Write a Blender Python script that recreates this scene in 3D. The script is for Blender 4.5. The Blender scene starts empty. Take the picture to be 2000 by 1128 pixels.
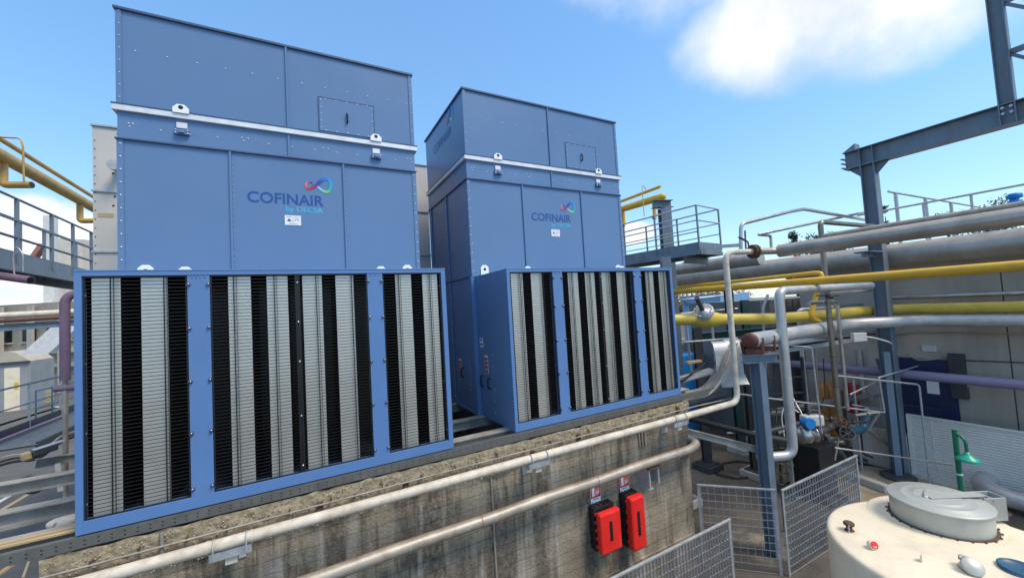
import bpy, math, random
from mathutils import Vector, Matrix, noise
random.seed(7)
sc = bpy.context.scene
COL = sc.collection
V = Vector

# ------------------------------------------------------------------ camera
FPX = 761.38
CAM = V((1.85912, -5.08655, 1.82412))
RT = V((0.87978546, -0.47173945, -0.05864661))
UP = V((0.02960319, -0.06876165, 0.99719381))
FW = V((0.4744483, 0.87905274, 0.0465305))
cd = bpy.data.cameras.new('camera')
cam = bpy.data.objects.new('camera', cd)
COL.objects.link(cam)
cd.sensor_width = 36.0
cd.lens = FPX / 2000 * 36.0
cd.clip_start = 0.05
cd.clip_end = 2000
cam.matrix_world = Matrix(((RT.x, UP.x, -FW.x, CAM.x), (RT.y, UP.y, -FW.y, CAM.y), (RT.z, UP.z, -FW.z, CAM.z), (0, 0, 0, 1)))
sc.camera = cam


def ray(px, py):
    return FW + RT * ((px - 1000) / FPX) - UP * ((py - 564) / FPX)


def P(px, py, d):
    return CAM + ray(px, py) * d


def onX(px, py, X):
    r = ray(px, py); return CAM + r * ((X - CAM.x) / r.x)


def onY(px, py, Y):
    r = ray(px, py); return CAM + r * ((Y - CAM.y) / r.y)


def onZ(px, py, Z):
    r = ray(px, py); return CAM + r * ((Z - CAM.z) / r.z)


# ------------------------------------------------------------------ sky, sun, exposure
SUN_EL, SUN_AZ = math.radians(56), math.radians(148)     # azimuth clockwise from +Y
sc.view_settings.view_transform = 'Standard'
sc.view_settings.look = 'None'
sc.view_settings.gamma = 1.0
sc.view_settings.use_curve_mapping = False
sc.view_settings.exposure = 0.78
w = bpy.data.worlds.new('World'); sc.world = w; w.use_nodes = True
nt = w.node_tree; N = nt.nodes; L = nt.links
N.clear()


def wn(t, **k):
    n = N.new(t)
    for a, b in k.items(): setattr(n, a, b)
    return n


def wmath(op, a, b=None, clamp=False):
    n = wn('ShaderNodeMath', operation=op); n.use_clamp = clamp
    for i, s in enumerate((a, b)):
        if s is None: continue
        if isinstance(s, (int, float)): n.inputs[i].default_value = s
        else: L.new(s, n.inputs[i])
    return n.outputs[0]


sky = wn('ShaderNodeTexSky', sky_type='NISHITA')
sky.sun_disc = False
sky.sun_elevation = SUN_EL
sky.sun_rotation = SUN_AZ
sky.air_density = 1.25; sky.dust_density = 0.15; sky.ozone_density = 2.2
tc = wn('ShaderNodeTexCoord')
DIR = tc.outputs['Generated']


def wdot(vec):
    n = wn('ShaderNodeVectorMath', operation='DOT_PRODUCT')
    L.new(DIR, n.inputs[0]); n.inputs[1].default_value = vec
    return n.outputs['Value']


def wnoise(scale, detail, rough, squash=(1, 1, 1)):
    m = wn('ShaderNodeMapping'); m.inputs['Scale'].default_value = squash
    L.new(DIR, m.inputs['Vector'])
    n = wn('ShaderNodeTexNoise'); n.inputs['Scale'].default_value = scale
    n.inputs['Detail'].default_value = detail; n.inputs['Roughness'].default_value = rough
    L.new(m.outputs[0], n.inputs['Vector'])
    return n.outputs['Fac']


def wramp(fac, a, b):
    n = wn('ShaderNodeMapRange', interpolation_type='SMOOTHSTEP')
    L.new(fac, n.inputs['Value']); n.inputs['From Min'].default_value = a; n.inputs['From Max'].default_value = b
    return n.outputs['Result']


def cloud(px, py, ax, a, b, k, scale, lo, hi, sq=(1, 1, 1)):
    c = ray(px, py).normalized()
    e1 = (ray(*ax) - ray(px, py)); e1 = (e1 - c * e1.dot(c)).normalized(); e2 = c.cross(e1)
    u = wmath('DIVIDE', wdot(e1), a); v = wmath('DIVIDE', wdot(e2), b)
    r2 = wmath('ADD', wmath('MULTIPLY', u, u), wmath('MULTIPLY', v, v))
    front = wmath('GREATER_THAN', wdot(c), 0.2)
    m = wmath('SUBTRACT', 1.0, r2)
    nz = wmath('MULTIPLY', wmath('SUBTRACT', wnoise(scale, 5, 0.55, sq), 0.5), k)
    return wmath('MULTIPLY', wramp(wmath('ADD', m, nz), lo, hi), front)


c1 = cloud(1640, 15, (1950, -75), 0.27, 0.140, 1.7, 4.6, -0.02, 1.15)
c2 = cloud(1380, -30, (1700, -20), 0.30, 0.11, 2.0, 6.0, 0.1, 1.5)
# low cumulus band round the horizon
sep = wn('ShaderNodeSeparateXYZ'); L.new(DIR, sep.inputs[0])
el = sep.outputs['Z']
low = wmath('ADD', wmath('MULTIPLY', wnoise(5.0, 6, 0.6, (1, 1, 1.6)), 1.0), wmath('MULTIPLY', el, -2.4))
c3 = wmath('MULTIPLY', wramp(low, 0.39, 0.47), 0.95)
wisp = wmath('MULTIPLY', wramp(wnoise(3.0, 6, 0.65, (1, 1, 3)), 0.62, 0.9), 0.25)
c4 = cloud(60, 470, (200, 480), 0.17, 0.085, 1.6, 7.0, 0.1, 0.5)
c5 = cloud(1235, 455, (1300, 450), 0.07, 0.035, 1.6, 9.0, 0.1, 0.6)
c3 = wmath('MAXIMUM', c3, wmath('MAXIMUM', c4, c5))
over = wmath('MULTIPLY', wramp(wnoise(2.2, 6, 0.6), 0.36, 0.54), wramp(el, 0.64, 0.85))  # overhead clouds added out of view to whiten the ambient light
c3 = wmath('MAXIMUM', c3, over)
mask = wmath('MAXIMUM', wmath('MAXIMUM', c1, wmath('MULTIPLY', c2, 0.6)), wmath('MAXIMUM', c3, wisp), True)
mix = wn('ShaderNodeMixRGB')
L.new(mask, mix.inputs['Fac'])
gm = wn('ShaderNodeGamma'); gm.inputs['Gamma'].default_value = 0.62
L.new(sky.outputs[0], gm.inputs['Color'])
hs = wn('ShaderNodeHueSaturation'); hs.inputs['Saturation'].default_value = 1.2; hs.inputs['Value'].default_value = 1.42
tint = wn('ShaderNodeMixRGB', blend_type='MULTIPLY'); tint.inputs['Fac'].default_value = 1.0; tint.inputs['Color2'].default_value = (0.84, 1.0, 1.17, 1)
L.new(gm.outputs[0], tint.inputs['Color1']); L.new(tint.outputs[0], hs.inputs['Color']); L.new(hs.outputs[0], mix.inputs['Color1'])
cs = wn('ShaderNodeMixRGB'); L.new(wramp(wnoise(5.0, 6, 0.6), 0.35, 0.65), cs.inputs['Fac'])
cs.inputs['Color1'].default_value = (3.5, 3.65, 3.95, 1); cs.inputs['Color2'].default_value = (4.7, 4.65, 4.6, 1)
L.new(cs.outputs[0], mix.inputs['Color2'])
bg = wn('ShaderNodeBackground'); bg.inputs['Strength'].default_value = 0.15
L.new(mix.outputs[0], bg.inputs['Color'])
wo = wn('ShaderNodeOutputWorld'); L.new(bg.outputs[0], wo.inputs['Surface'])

sd = bpy.data.lights.new('sun', 'SUN'); sd.energy = 2.0; sd.angle = math.radians(22); sd.color = (1.0, 0.87, 0.70)
so = bpy.data.objects.new('sun', sd); COL.objects.link(so)
sdir = V((math.sin(SUN_AZ) * math.cos(SUN_EL), math.cos(SUN_AZ) * math.cos(SUN_EL), math.sin(SUN_EL)))
so.rotation_euler = sdir.to_track_quat('Z', 'Y').to_euler()
so.location = (0, -20, 30)

G = -3.2      # yard level; z = 0 is the underside of the towers

# ------------------------------------------------------------------ materials
MATS = {}


def mat(name, col, rough=0.6, metal=0.0, var=0.12, scale=3.0, dirt=None, dirt_amt=0.0, dirt_scale=1.5, streak=False,
        bump=0.0, bump_scale=30.0, spec=0.5, stretch=(1, 1, 1), rvar=0.1):
    m = bpy.data.materials.new(name); m.use_nodes = True
    n = m.node_tree.nodes; l = m.node_tree.links
    b = n['Principled BSDF']
    b.inputs['Metallic'].default_value = metal
    b.inputs['Specular IOR Level'].default_value = spec
    t = n.new('ShaderNodeTexCoord'); mp = n.new('ShaderNodeMapping'); mp.inputs['Scale'].default_value = stretch
    l.new(t.outputs['Object'], mp.inputs[0])
    nz = n.new('ShaderNodeTexNoise'); nz.inputs['Scale'].default_value = scale; nz.inputs['Detail'].default_value = 6
    nz.inputs['Roughness'].default_value = 0.62
    l.new(mp.outputs[0], nz.inputs['Vector'])
    r = n.new('ShaderNodeValToRGB')
    lo = tuple(c * (1 - var) for c in col) + (1,); hi = tuple(min(1, c * (1 + var)) for c in col) + (1,)
    r.color_ramp.elements[0].position = 0.3; r.color_ramp.elements[1].position = 0.7
    r.color_ramp.elements[0].color = lo; r.color_ramp.elements[1].color = hi
    l.new(nz.outputs['Fac'], r.inputs[0])
    out = r.outputs[0]
    if dirt:
        mp2 = n.new('ShaderNodeMapping'); mp2.inputs['Scale'].default_value = (1, 1, 0.12) if streak else (1, 1, 1)
        l.new(t.outputs['Object'], mp2.inputs[0])
        d = n.new('ShaderNodeTexNoise'); d.inputs['Scale'].default_value = dirt_scale; d.inputs['Detail'].default_value = 8
        d.inputs['Roughness'].default_value = 0.68
        l.new(mp2.outputs[0], d.inputs['Vector'])
        dr = n.new('ShaderNodeMapRange'); dr.inputs['From Min'].default_value = 0.46; dr.inputs['From Max'].default_value = 0.72
        dr.inputs['To Max'].default_value = dirt_amt
        l.new(d.outputs['Fac'], dr.inputs['Value'])
        mx = n.new('ShaderNodeMixRGB'); mx.inputs['Color2'].default_value = tuple(dirt) + (1,)
        l.new(dr.outputs[0], mx.inputs['Fac']); l.new(out, mx.inputs['Color1']); out = mx.outputs[0]
    l.new(out, b.inputs['Base Color'])
    rr = n.new('ShaderNodeMapRange'); rr.inputs['To Min'].default_value = max(0.03, rough - rvar); rr.inputs['To Max'].default_value = min(1, rough + rvar)
    l.new(nz.outputs['Fac'], rr.inputs['Value']); l.new(rr.outputs[0], b.inputs['Roughness'])
    if bump:
        bn = n.new('ShaderNodeTexNoise'); bn.inputs['Scale'].default_value = bump_scale; bn.inputs['Detail'].default_value = 5
        l.new(mp.outputs[0], bn.inputs['Vector'])
        bp = n.new('ShaderNodeBump'); bp.inputs['Strength'].default_value = 1.0; bp.inputs['Distance'].default_value = bump
        l.new(bn.outputs['Fac'], bp.inputs['Height']); l.new(bp.outputs[0], b.inputs['Normal'])
    MATS[name] = m
    return m


BLUE = mat('blue_paint', (0.110, 0.205, 0.375), 0.33, 0.0, 0.04, 0.8, (0.15, 0.225, 0.35), 0.3, 1.6, True, 0.008, 1.1, rvar=0.06)
BLUE2 = mat('blue_frame_paint', (0.095, 0.205, 0.44), 0.36, 0.0, 0.05, 2.0, (0.12, 0.2, 0.36), 0.3, 2.0, True, 0.001, 8)
NAVY = mat('dark_blue_trim_seam_shade', (0.05, 0.09, 0.17), 0.45, 0.0, 0.15)
GALV = mat('white_galvanised', (0.72, 0.74, 0.76), 0.42, 0.15, 0.08, 8, (0.4, 0.38, 0.34), 0.35, 5)
PLATE = mat('white_plate', (0.85, 0.86, 0.86), 0.4, 0.0, 0.04)
CHROME = mat('bolt_metal', (0.62, 0.63, 0.65), 0.25, 0.9, 0.1)
BALLB = mat('bolt_dark', (0.22, 0.24, 0.28), 0.22, 0.9, 0.1)
BAFF = mat('pale_baffle', (0.72, 0.70, 0.635), 0.40, 0.75, 0.07, 2.5, (0.50, 0.45, 0.42), 0.55, 1.3, True)
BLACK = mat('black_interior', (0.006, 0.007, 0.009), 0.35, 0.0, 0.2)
FLOORIN = mat('dark_inlet_floor', (0.03, 0.04, 0.06), 0.25)
WIRE = mat('black_wire', (0.012, 0.012, 0.013), 0.4)
BEIGE = mat('old_beige_panel', (0.56, 0.54, 0.50), 0.5, 0.0, 0.05, 1.5, (0.38, 0.35, 0.3), 0.35, 1.2, True)
STEEL = mat('grey_blue_steel', (0.15, 0.20, 0.255), 0.5, 0.1, 0.15, 3, (0.12, 0.08, 0.055), 0.6, 4, True, 0.002, 12)
STEELL = mat('light_blue_steel', (0.15, 0.225, 0.30), 0.5, 0.1, 0.12, 3, (0.12, 0.11, 0.10), 0.55, 3, True)
DARKST = mat('dark_steel', (0.055, 0.06, 0.068), 0.55, 0.2, 0.2, 4, (0.1, 0.07, 0.05), 0.4, 4)
GREENST = mat('dark_green_steel', (0.025, 0.075, 0.07), 0.5, 0.1, 0.15)
ZINC = mat('galvanised_steel', (0.46, 0.48, 0.50), 0.45, 0.35, 0.16, 12, (0.2, 0.19, 0.17), 0.4, 4)
BEAMM = mat('dirty_beam', (0.34, 0.33, 0.30), 0.7, 0.1, 0.18, 5, (0.13, 0.10, 0.07), 0.7, 3)
PERF = mat('perforated_channel', (0.115, 0.12, 0.115), 0.65, 0.15, 0.15, 6, (0.09, 0.075, 0.06), 0.6, 5)
CLAD = mat('insulation_cladding', (0.42, 0.39, 0.35), 0.40, 0.6, 0.12, 3, (0.24, 0.19, 0.13), 0.55, 2.2, False, 0.003, 9)
CLADW = mat('pale_cladding', (0.55, 0.55, 0.55), 0.42, 0.35, 0.10, 4, (0.28, 0.25, 0.22), 0.45, 3)
SILVER = mat('silver_cladding', (0.52, 0.52, 0.52), 0.42, 0.5, 0.08, 4, (0.3, 0.29, 0.28), 0.4, 3)
INOX = mat('stainless_tube', (0.50, 0.49, 0.47), 0.3, 0.85, 0.12, 4, (0.22, 0.17, 0.12), 0.45, 3)
CONCPIPE = mat('weathered_grey_cladding', (0.40, 0.36, 0.305), 0.52, 0.45, 0.18, 3, (0.20, 0.155, 0.11), 0.7, 3.5, False, 0.008, 6)
WHITEP = mat('chalky_white_pipe', (0.60, 0.545, 0.45), 0.6, 0.0, 0.12, 4, (0.30, 0.23, 0.15), 0.65, 6, False, 0.004, 18)
YELLOW = mat('yellow_pipe', (0.70, 0.42, 0.03), 0.42, 0.0, 0.10, 2.5, (0.32, 0.2, 0.07), 0.6, 2.5)
YELLOWD = mat('dull_yellow_pipe', (0.55, 0.42, 0.06), 0.45, 0.0, 0.10, 2.5, (0.3, 0.23, 0.08), 0.5, 2.0)
OCHRE = mat('ochre_pipe', (0.50, 0.30, 0.07), 0.45, 0.0, 0.12, 2.0, (0.22, 0.12, 0.05), 0.6, 2.5)
PURPLE = mat('purple_pipe', (0.26, 0.23, 0.36), 0.45, 0.0, 0.1, 3, (0.12, 0.1, 0.15), 0.4, 3)
PLUM = mat('plum_pipe', (0.18, 0.12, 0.19), 0.65, 0.0, 0.15, 5, (0.13, 0.09, 0.12), 0.5, 6)
RUSTC = mat('red_brown_cap', (0.11, 0.035, 0.025), 0.65, 0.0, 0.2)
RUST = mat('rust', (0.10, 0.05, 0.028), 0.85, 0.0, 0.35, 14)
RED = mat('red_plastic', (0.78, 0.022, 0.018), 0.34, 0.0, 0.05, 2, (0.65, 0.16, 0.12), 0.25, 2)
REDS = mat('sign_red', (0.55, 0.03, 0.03), 0.5)
BLKP = mat('black_plastic', (0.013, 0.013, 0.015), 0.38, 0.0, 0.3)
WHITE = mat('sign_white', (0.80, 0.80, 0.79), 0.5, 0.0, 0.05)
CREAM = mat('cream_tank', (0.78, 0.69, 0.52), 0.42, 0.0, 0.04, 2, (0.50, 0.41, 0.29), 0.5, 2.6, False, 0.002, 6)
LIDM = mat('lid_grey', (0.43, 0.445, 0.405), 0.42, 0.25, 0.08, 4, (0.36, 0.35, 0.31), 0.4, 3)
GREEN = mat('green_pole', (0.01, 0.17, 0.085), 0.4)
TEAL = mat('green_shower_head', (0.01, 0.34, 0.22), 0.35)
BLUEV = mat('bright_blue_actuator', (0.01, 0.22, 0.62), 0.4)
BLUEP = mat('blue_pipe', (0.03, 0.10, 0.17), 0.45)
NAVYD = mat('navy_door', (0.018, 0.028, 0.085), 0.4)
GREYBOX = mat('pale_grey_box', (0.62, 0.62, 0.58), 0.5)
CABLE = mat('beige_cable', (0.40, 0.36, 0.29), 0.6, 0.0, 0.2, 8, (0.12, 0.1, 0.08), 0.5, 9)
CABLED = mat('black_cable', (0.02, 0.02, 0.02), 0.6)
WOOD = mat('timber', (0.46, 0.34, 0.19), 0.7, 0.0, 0.2, 6, None, 0, 1, False, 0, 30, 0.3, (0.3, 6, 6))
PALEWALL = mat('pale_concrete', (0.52, 0.49, 0.44), 0.85, 0.0, 0.08, 1.5, (0.22, 0.2, 0.16), 0.5, 1.0, True, 0.004, 14)
GREYWALL = mat('grey_precast', (0.46, 0.405, 0.335), 0.85, 0.0, 0.07, 1.2, (0.19, 0.17, 0.15), 0.5, 0.7, True, 0.003, 20)
DARKWALL = mat('dark_grey_cladding', (0.20, 0.20, 0.20), 0.6, 0.0, 0.08, 2, (0.09, 0.09, 0.09), 0.4, 1.5)
RIBW = mat('white_ribbed_panel', (0.66, 0.67, 0.64), 0.5, 0.0, 0.05, 2, (0.36, 0.34, 0.28), 0.4, 1.2, True)
ASPH = mat('asphalt', (0.10, 0.095, 0.09), 0.85, 0.0, 0.2, 2, (0.16, 0.145, 0.125), 0.5, 0.8, False, 0.006, 40)
PAINTW = mat('road_paint_white', (0.62, 0.61, 0.57), 0.7, 0.0, 0.12, 6)
PAINTY = mat('road_paint_yellow', (0.50, 0.36, 0.16), 0.7, 0.0, 0.12, 6)
BARK = mat('bark', (0.07, 0.055, 0.045), 0.9)
LEAF = mat('leaf_green', (0.05, 0.085, 0.032), 0.6, 0.0, 0.4, 2)
LEAFD = mat('leaf_dark', (0.032, 0.06, 0.03), 0.6, 0.0, 0.4, 2)
LEAFB = mat('leaf_brown', (0.17, 0.095, 0.055), 0.75, 0.0, 0.4, 3)
LOGO = mat('logo_blue', (0.015, 0.075, 0.30), 0.4)
LOGOC = mat('logo_cyan', (0.06, 0.47, 0.68), 0.4)


def concrete_wall_mat():
    m = bpy.data.materials.new('board_marked_concrete'); m.use_nodes = True
    n = m.node_tree.nodes; l = m.node_tree.links; b = n['Principled BSDF']
    b.inputs['Roughness'].default_value = 0.9; b.inputs['Specular IOR Level'].default_value = 0.25
    t = n.new('ShaderNodeTexCoord')

    def nz(scale, det, sc=(1, 1, 1), rough=0.6):
        mp = n.new('ShaderNodeMapping'); mp.inputs['Scale'].default_value = sc; l.new(t.outputs['Object'], mp.inputs[0])
        x = n.new('ShaderNodeTexNoise'); x.inputs['Scale'].default_value = scale; x.inputs['Detail'].default_value = det
        x.inputs['Roughness'].default_value = rough; l.new(mp.outputs[0], x.inputs['Vector']); return x.outputs['Fac']

    def rng(f, a, bb, lo=0., hi=1.):
        x = n.new('ShaderNodeMapRange'); l.new(f, x.inputs[0]); x.inputs[1].default_value = a; x.inputs[2].default_value = bb
        x.inputs[3].default_value = lo; x.inputs[4].default_value = hi; return x.outputs[0]

    def mixc(f, c1, c2, bt='MIX'):
        x = n.new('ShaderNodeMixRGB'); x.blend_type = bt
        l.new(f, x.inputs[0]) if not isinstance(f, float) else setattr(x.inputs[0], 'default_value', f)
        for i, c in ((1, c1), (2, c2)):
            if isinstance(c, tuple): x.inputs[i].default_value = c + (1,)
            else: l.new(c, x.inputs[i])
        return x.outputs[0]
    base = mixc(rng(nz(1.3, 8), 0.35, 0.7), (0.25, 0.212, 0.158), (0.50, 0.43, 0.325))
    base = mixc(rng(nz(9, 8, rough=0.7), 0.4, 0.75, 0, 0.45), base, (0.42, 0.36, 0.26))
    def mul(a_, b_):
        x = n.new('ShaderNodeMath'); x.operation = 'MULTIPLY'; l.new(a_, x.inputs[0]); l.new(b_, x.inputs[1]); return x.outputs[0]
    crisp = rng(nz(15, 9, (1, 1, 0.55), 0.78), 0.38, 0.60, 0.25, 1.0)
    base = mixc(mul(rng(nz(1.7, 8, (1, 1, 0.13), 0.7), 0.49, 0.57, 0, 0.95), crisp), base, (0.075, 0.064, 0.052))
    base = mixc(rng(nz(5.5, 7, (1, 1, 0.10), 0.7), 0.53, 0.62, 0, 0.7), base, (0.10, 0.085, 0.068))
    base = mixc(rng(nz(60, 4, (1, 1, 1), 0.7), 0.45, 0.75, 0, 0.5), base, (0.14, 0.115, 0.085))
    base = mixc(rng(nz(22, 5, (1, 1, 1), 0.75), 0.58, 0.72, 0, 0.6), base, (0.11, 0.09, 0.07))
    base = mixc(rng(nz(3.6, 5, (1, 1, 0.07), 0.6), 0.55, 0.64, 0, 0.7), base, (0.52, 0.475, 0.40))
    base = mixc(rng(nz(0.7, 4), 0.50, 0.66, 0, 0.55), base, (0.15, 0.128, 0.098))
    base = mixc(rng(nz(2.3, 6, (1, 1, 0.35)), 0.62, 0.72, 0, 0.45), base, (0.30, 0.19, 0.09))
    # board marks
    br = n.new('ShaderNodeTexBrick'); br.offset = 0.37
    mp = n.new('ShaderNodeMapping'); mp.inputs['Rotation'].default_value = (math.radians(90), 0, 0)
    l.new(t.outputs['Object'], mp.inputs[0])
    wob = n.new('ShaderNodeVectorMath'); wob.operation = 'ADD'
    wn_ = n.new('ShaderNodeTexNoise'); wn_.inputs['Scale'].default_value = 2.2; l.new(t.outputs['Object'], wn_.inputs['Vector'])
    ws = n.new('ShaderNodeVectorMath'); ws.operation = 'SCALE'; ws.inputs['Scale'].default_value = 0.07
    l.new(wn_.outputs['Color'], ws.inputs[0]); l.new(mp.outputs[0], wob.inputs[0]); l.new(ws.outputs[0], wob.inputs[1])
    l.new(wob.outputs[0], br.inputs['Vector'])
    br.inputs['Scale'].default_value = 1.0; br.inputs['Brick Width'].default_value = 2.2; br.inputs['Row Height'].default_value = 0.155
    br.inputs['Mortar Size'].default_value = 0.004; br.inputs['Mortar Smooth'].default_value = 0.6
    br.inputs['Color1'].default_value = (0.93, 0.93, 0.93, 1); br.inputs['Color2'].default_value = (1.06, 1.05, 1.04, 1); br.inputs['Mortar'].default_value = (0.70, 0.68, 0.65, 1)
    base = mixc(rng(nz(2.6, 6), 0.46, 0.58), base, mixc(1.0, base, br.outputs['Color'], 'MULTIPLY'))
    l.new(base, b.inputs['Base Color'])
    ad = n.new('ShaderNodeMath'); ad.operation = 'MULTIPLY_ADD'; l.new(br.outputs['Fac'], ad.inputs[0]); ad.inputs[1].default_value = -0.7
    l.new(nz(26, 8, rough=0.7), ad.inputs[2])
    bp = n.new('ShaderNodeBump'); bp.inputs['Distance'].default_value = 0.03; l.new(ad.outputs[0], bp.inputs['Height']); l.new(bp.outputs[0], b.inputs['Normal'])
    return m


CONC = concrete_wall_mat()
ROUGHC = mat('exposed_aggregate', (0.35, 0.285, 0.19), 0.95, 0.0, 0.45, 18, (0.15, 0.11, 0.07), 0.6, 5, False, 0.006, 40, 0.2)
PEBBLE = mat('pebble', (0.42, 0.355, 0.255), 0.85, 0.0, 0.45, 25)


def ground_mat():
    m = mat('dirty_yard', (0.115, 0.10, 0.085), 0.9, 0.0, 0.35, 0.9, (0.04, 0.036, 0.032), 0.8, 0.55, False, 0.01, 30, 0.3)
    n = m.node_tree.nodes; l = m.node_tree.links; b = n['Principled BSDF']
    src = b.inputs['Base Color'].links[0].from_socket
    t = n.new('ShaderNodeTexCoord'); z = n.new('ShaderNodeTexNoise'); z.inputs['Scale'].default_value = 0.42; z.inputs['Detail'].default_value = 7
    z.inputs['Roughness'].default_value = 0.62
    l.new(t.outputs['Object'], z.inputs['Vector'])
    r = n.new('ShaderNodeMapRange'); r.inputs[1].default_value = 0.60; r.inputs[2].default_value = 0.68; r.inputs[4].default_value = 0.7; l.new(z.outputs['Fac'], r.inputs[0])
    x = n.new('ShaderNodeMixRGB'); l.new(r.outputs[0], x.inputs[0]); l.new(src, x.inputs[1]); x.inputs[2].default_value = (0.40, 0.34, 0.25, 1)
    l.new(x.outputs[0], b.inputs['Base Color'])
    return m


GROUND = ground_mat()

# ------------------------------------------------------------------ mesh helpers


class MB:
    def __init__(s):
        s.v = []; s.f = []; s.sm = []; s.mi = []; s.col = None

    def add(s, vs, fs, smooth=False, mi=0):
        o = len(s.v); s.v += [tuple(p) for p in vs]
        for f in fs:
            s.f.append(tuple(i + o for i in f)); s.sm.append(smooth); s.mi.append(mi)
        return s

    def box(s, x0, y0, z0, x1, y1, z1, mi=0):
        return s.add([(x0, y0, z0), (x1, y0, z0), (x1, y1, z0), (x0, y1, z0), (x0, y0, z1), (x1, y0, z1), (x1, y1, z1), (x0, y1, z1)],
                     [(0, 3, 2, 1), (4, 5, 6, 7), (0, 1, 5, 4), (1, 2, 6, 5), (2, 3, 7, 6), (3, 0, 4, 7)], False, mi)

    def prism(s, pts, vec, mi=0, smooth=False):
        n = len(pts); vec = V(vec); a = [V(p) for p in pts]; b = [p + vec for p in a]
        nor = (a[1] - a[0]).cross(a[2] - a[1])
        fl = nor.dot(vec) > 0
        cap0 = tuple(range(n)); cap1 = tuple(range(n, 2 * n))
        fs = [tuple(reversed(cap0)) if fl else cap0, cap1 if fl else tuple(reversed(cap1))]
        for i in range(n):
            j = (i + 1) % n
            q = (i, j, j + n, i + n)
            fs.append(q if fl else tuple(reversed(q)))
        return s.add(a + b, fs, False, mi)

    def bar(s, a, b, w, h, up=(0, 0, 1), mi=0):
        a = V(a); b = V(b); d = (b - a).normalized(); u = V(up); u = (u - d * u.dot(d))
        if u.length < 1e-4: u = V((0, 1, 0)) if abs(d.y) < .9 else V((1, 0, 0)); u = u - d * u.dot(d)
        u.normalize(); r = d.cross(u)
        pts = [a + r * (sx * w / 2) + u * (sy * h / 2) for sx, sy in ((-1, -1), (1, -1), (1, 1), (-1, 1))]
        return s.prism(pts, b - a, mi)

    def hbeam(s, a, b, h, wd, tf=0.018, tw=0.012, up=(0, 0, 1)):
        a = V(a); b = V(b); d = (b - a).normalized(); u = V(up); u = (u - d * u.dot(d)).normalized()
        s.bar(a + u * (h / 2 - tf / 2), b + u * (h / 2 - tf / 2), wd, tf, u)
        s.bar(a - u * (h / 2 - tf / 2), b - u * (h / 2 - tf / 2), wd, tf, u)
        s.bar(a + d * .001, b - d * .001, tw, h - 2 * tf, u)
        return s

    def cyl(s, a, b, r, n=16, r2=None, cap=True, smooth=True):
        a = V(a); b = V(b); d = (b - a).normalized(); r2 = r if r2 is None else r2
        x = d.orthogonal().normalized(); y = d.cross(x)
        ring = [x * math.cos(2 * math.pi * i / n) + y * math.sin(2 * math.pi * i / n) for i in range(n)]
        s.add([a + c * r for c in ring] + [b + c * r2 for c in ring], [(i, (i + 1) % n, (i + 1) % n + n, i + n) for i in range(n)], smooth)
        if cap:
            s.add([a + c * r for c in ring], [tuple(reversed(range(n)))])
            s.add([b + c * r2 for c in ring], [tuple(range(n))])
        return s

    def tube(s, pts, r, n=12, bend=0.0, cap=True, seg=6):
        pts = [V(p) for p in pts]; path = [pts[0]]
        for i in range(1, len(pts) - 1):
            p, a, c = pts[i], (pts[i - 1] - pts[i]), (pts[i + 1] - pts[i])
            bd = min(bend, a.length * .49, c.length * .49)
            if bd < 1e-4: path.append(p); continue
            A = p + a.normalized() * bd; B = p + c.normalized() * bd
            for k in range(seg + 1):
                t = k / seg; path.append((A * (1 - t) + p * t) * (1 - t) + (p * (1 - t) + B * t) * t)
        path.append(pts[-1])
        q = [path[0]]
        for p in path[1:]:
            if (p - q[-1]).length > 1e-5: q.append(p)
        path = q; m = len(path)
        tan = [((path[min(i + 1, m - 1)] - path[max(i - 1, 0)]).normalized()) for i in range(m)]
        x = tan[0].orthogonal().normalized(); vs = []
        for i in range(m):
            x = (x - tan[i] * x.dot(tan[i])).normalized(); y = tan[i].cross(x)
            vs += [path[i] + (x * math.cos(2 * math.pi * k / n) + y * math.sin(2 * math.pi * k / n)) * r for k in range(n)]
        fs = [(i * n + k, i * n + (k + 1) % n, (i + 1) * n + (k + 1) % n, (i + 1) * n + k) for i in range(m - 1) for k in range(n)]
        s.add(vs, fs, True)
        if cap:
            s.add(vs[:n], [tuple(reversed(range(n)))]); s.add(vs[-n:], [tuple(range(n))])
        return s

    def lathe(s, c, axis, prof, n=24, smooth=True):
        c = V(c); d = V(axis).normalized(); x = d.orthogonal().normalized(); y = d.cross(x)
        vs = []
        for r, h in prof:
            vs += [c + d * h + (x * math.cos(2 * math.pi * k / n) + y * math.sin(2 * math.pi * k / n)) * r for k in range(n)]
        m = len(prof)
        s.add(vs, [(i * n + k, i * n + (k + 1) % n, (i + 1) * n + (k + 1) % n, (i + 1) * n + k) for i in range(m - 1) for k in range(n)], smooth)
        return s

    def ball(s, c, r, n=8, m=5, sq=(1, 1, 1)):
        c = V(c); vs = []; fs = []
        for i in range(m + 1):
            th = math.pi * i / m
            for k in range(n):
                ph = 2 * math.pi * k / n
                vs.append(c + V((r * sq[0] * math.sin(th) * math.cos(ph), r * sq[1] * math.sin(th) * math.sin(ph), r * sq[2] * math.cos(th))))
        for i in range(m):
            for k in range(n): fs.append((i * n + k, (i + 1) * n + k, (i + 1) * n + (k + 1) % n, i * n + (k + 1) % n))
        return s.add(vs, fs, True)

    def mesh(s, name, mats):
        me = bpy.data.meshes.new(name); me.from_pydata(s.v, [], s.f)
        for m in (mats if isinstance(mats, (list, tuple)) else [mats]): me.materials.append(m)
        me.polygons.foreach_set('use_smooth', s.sm); me.polygons.foreach_set('material_index', s.mi)
        me.update()
        return me

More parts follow.
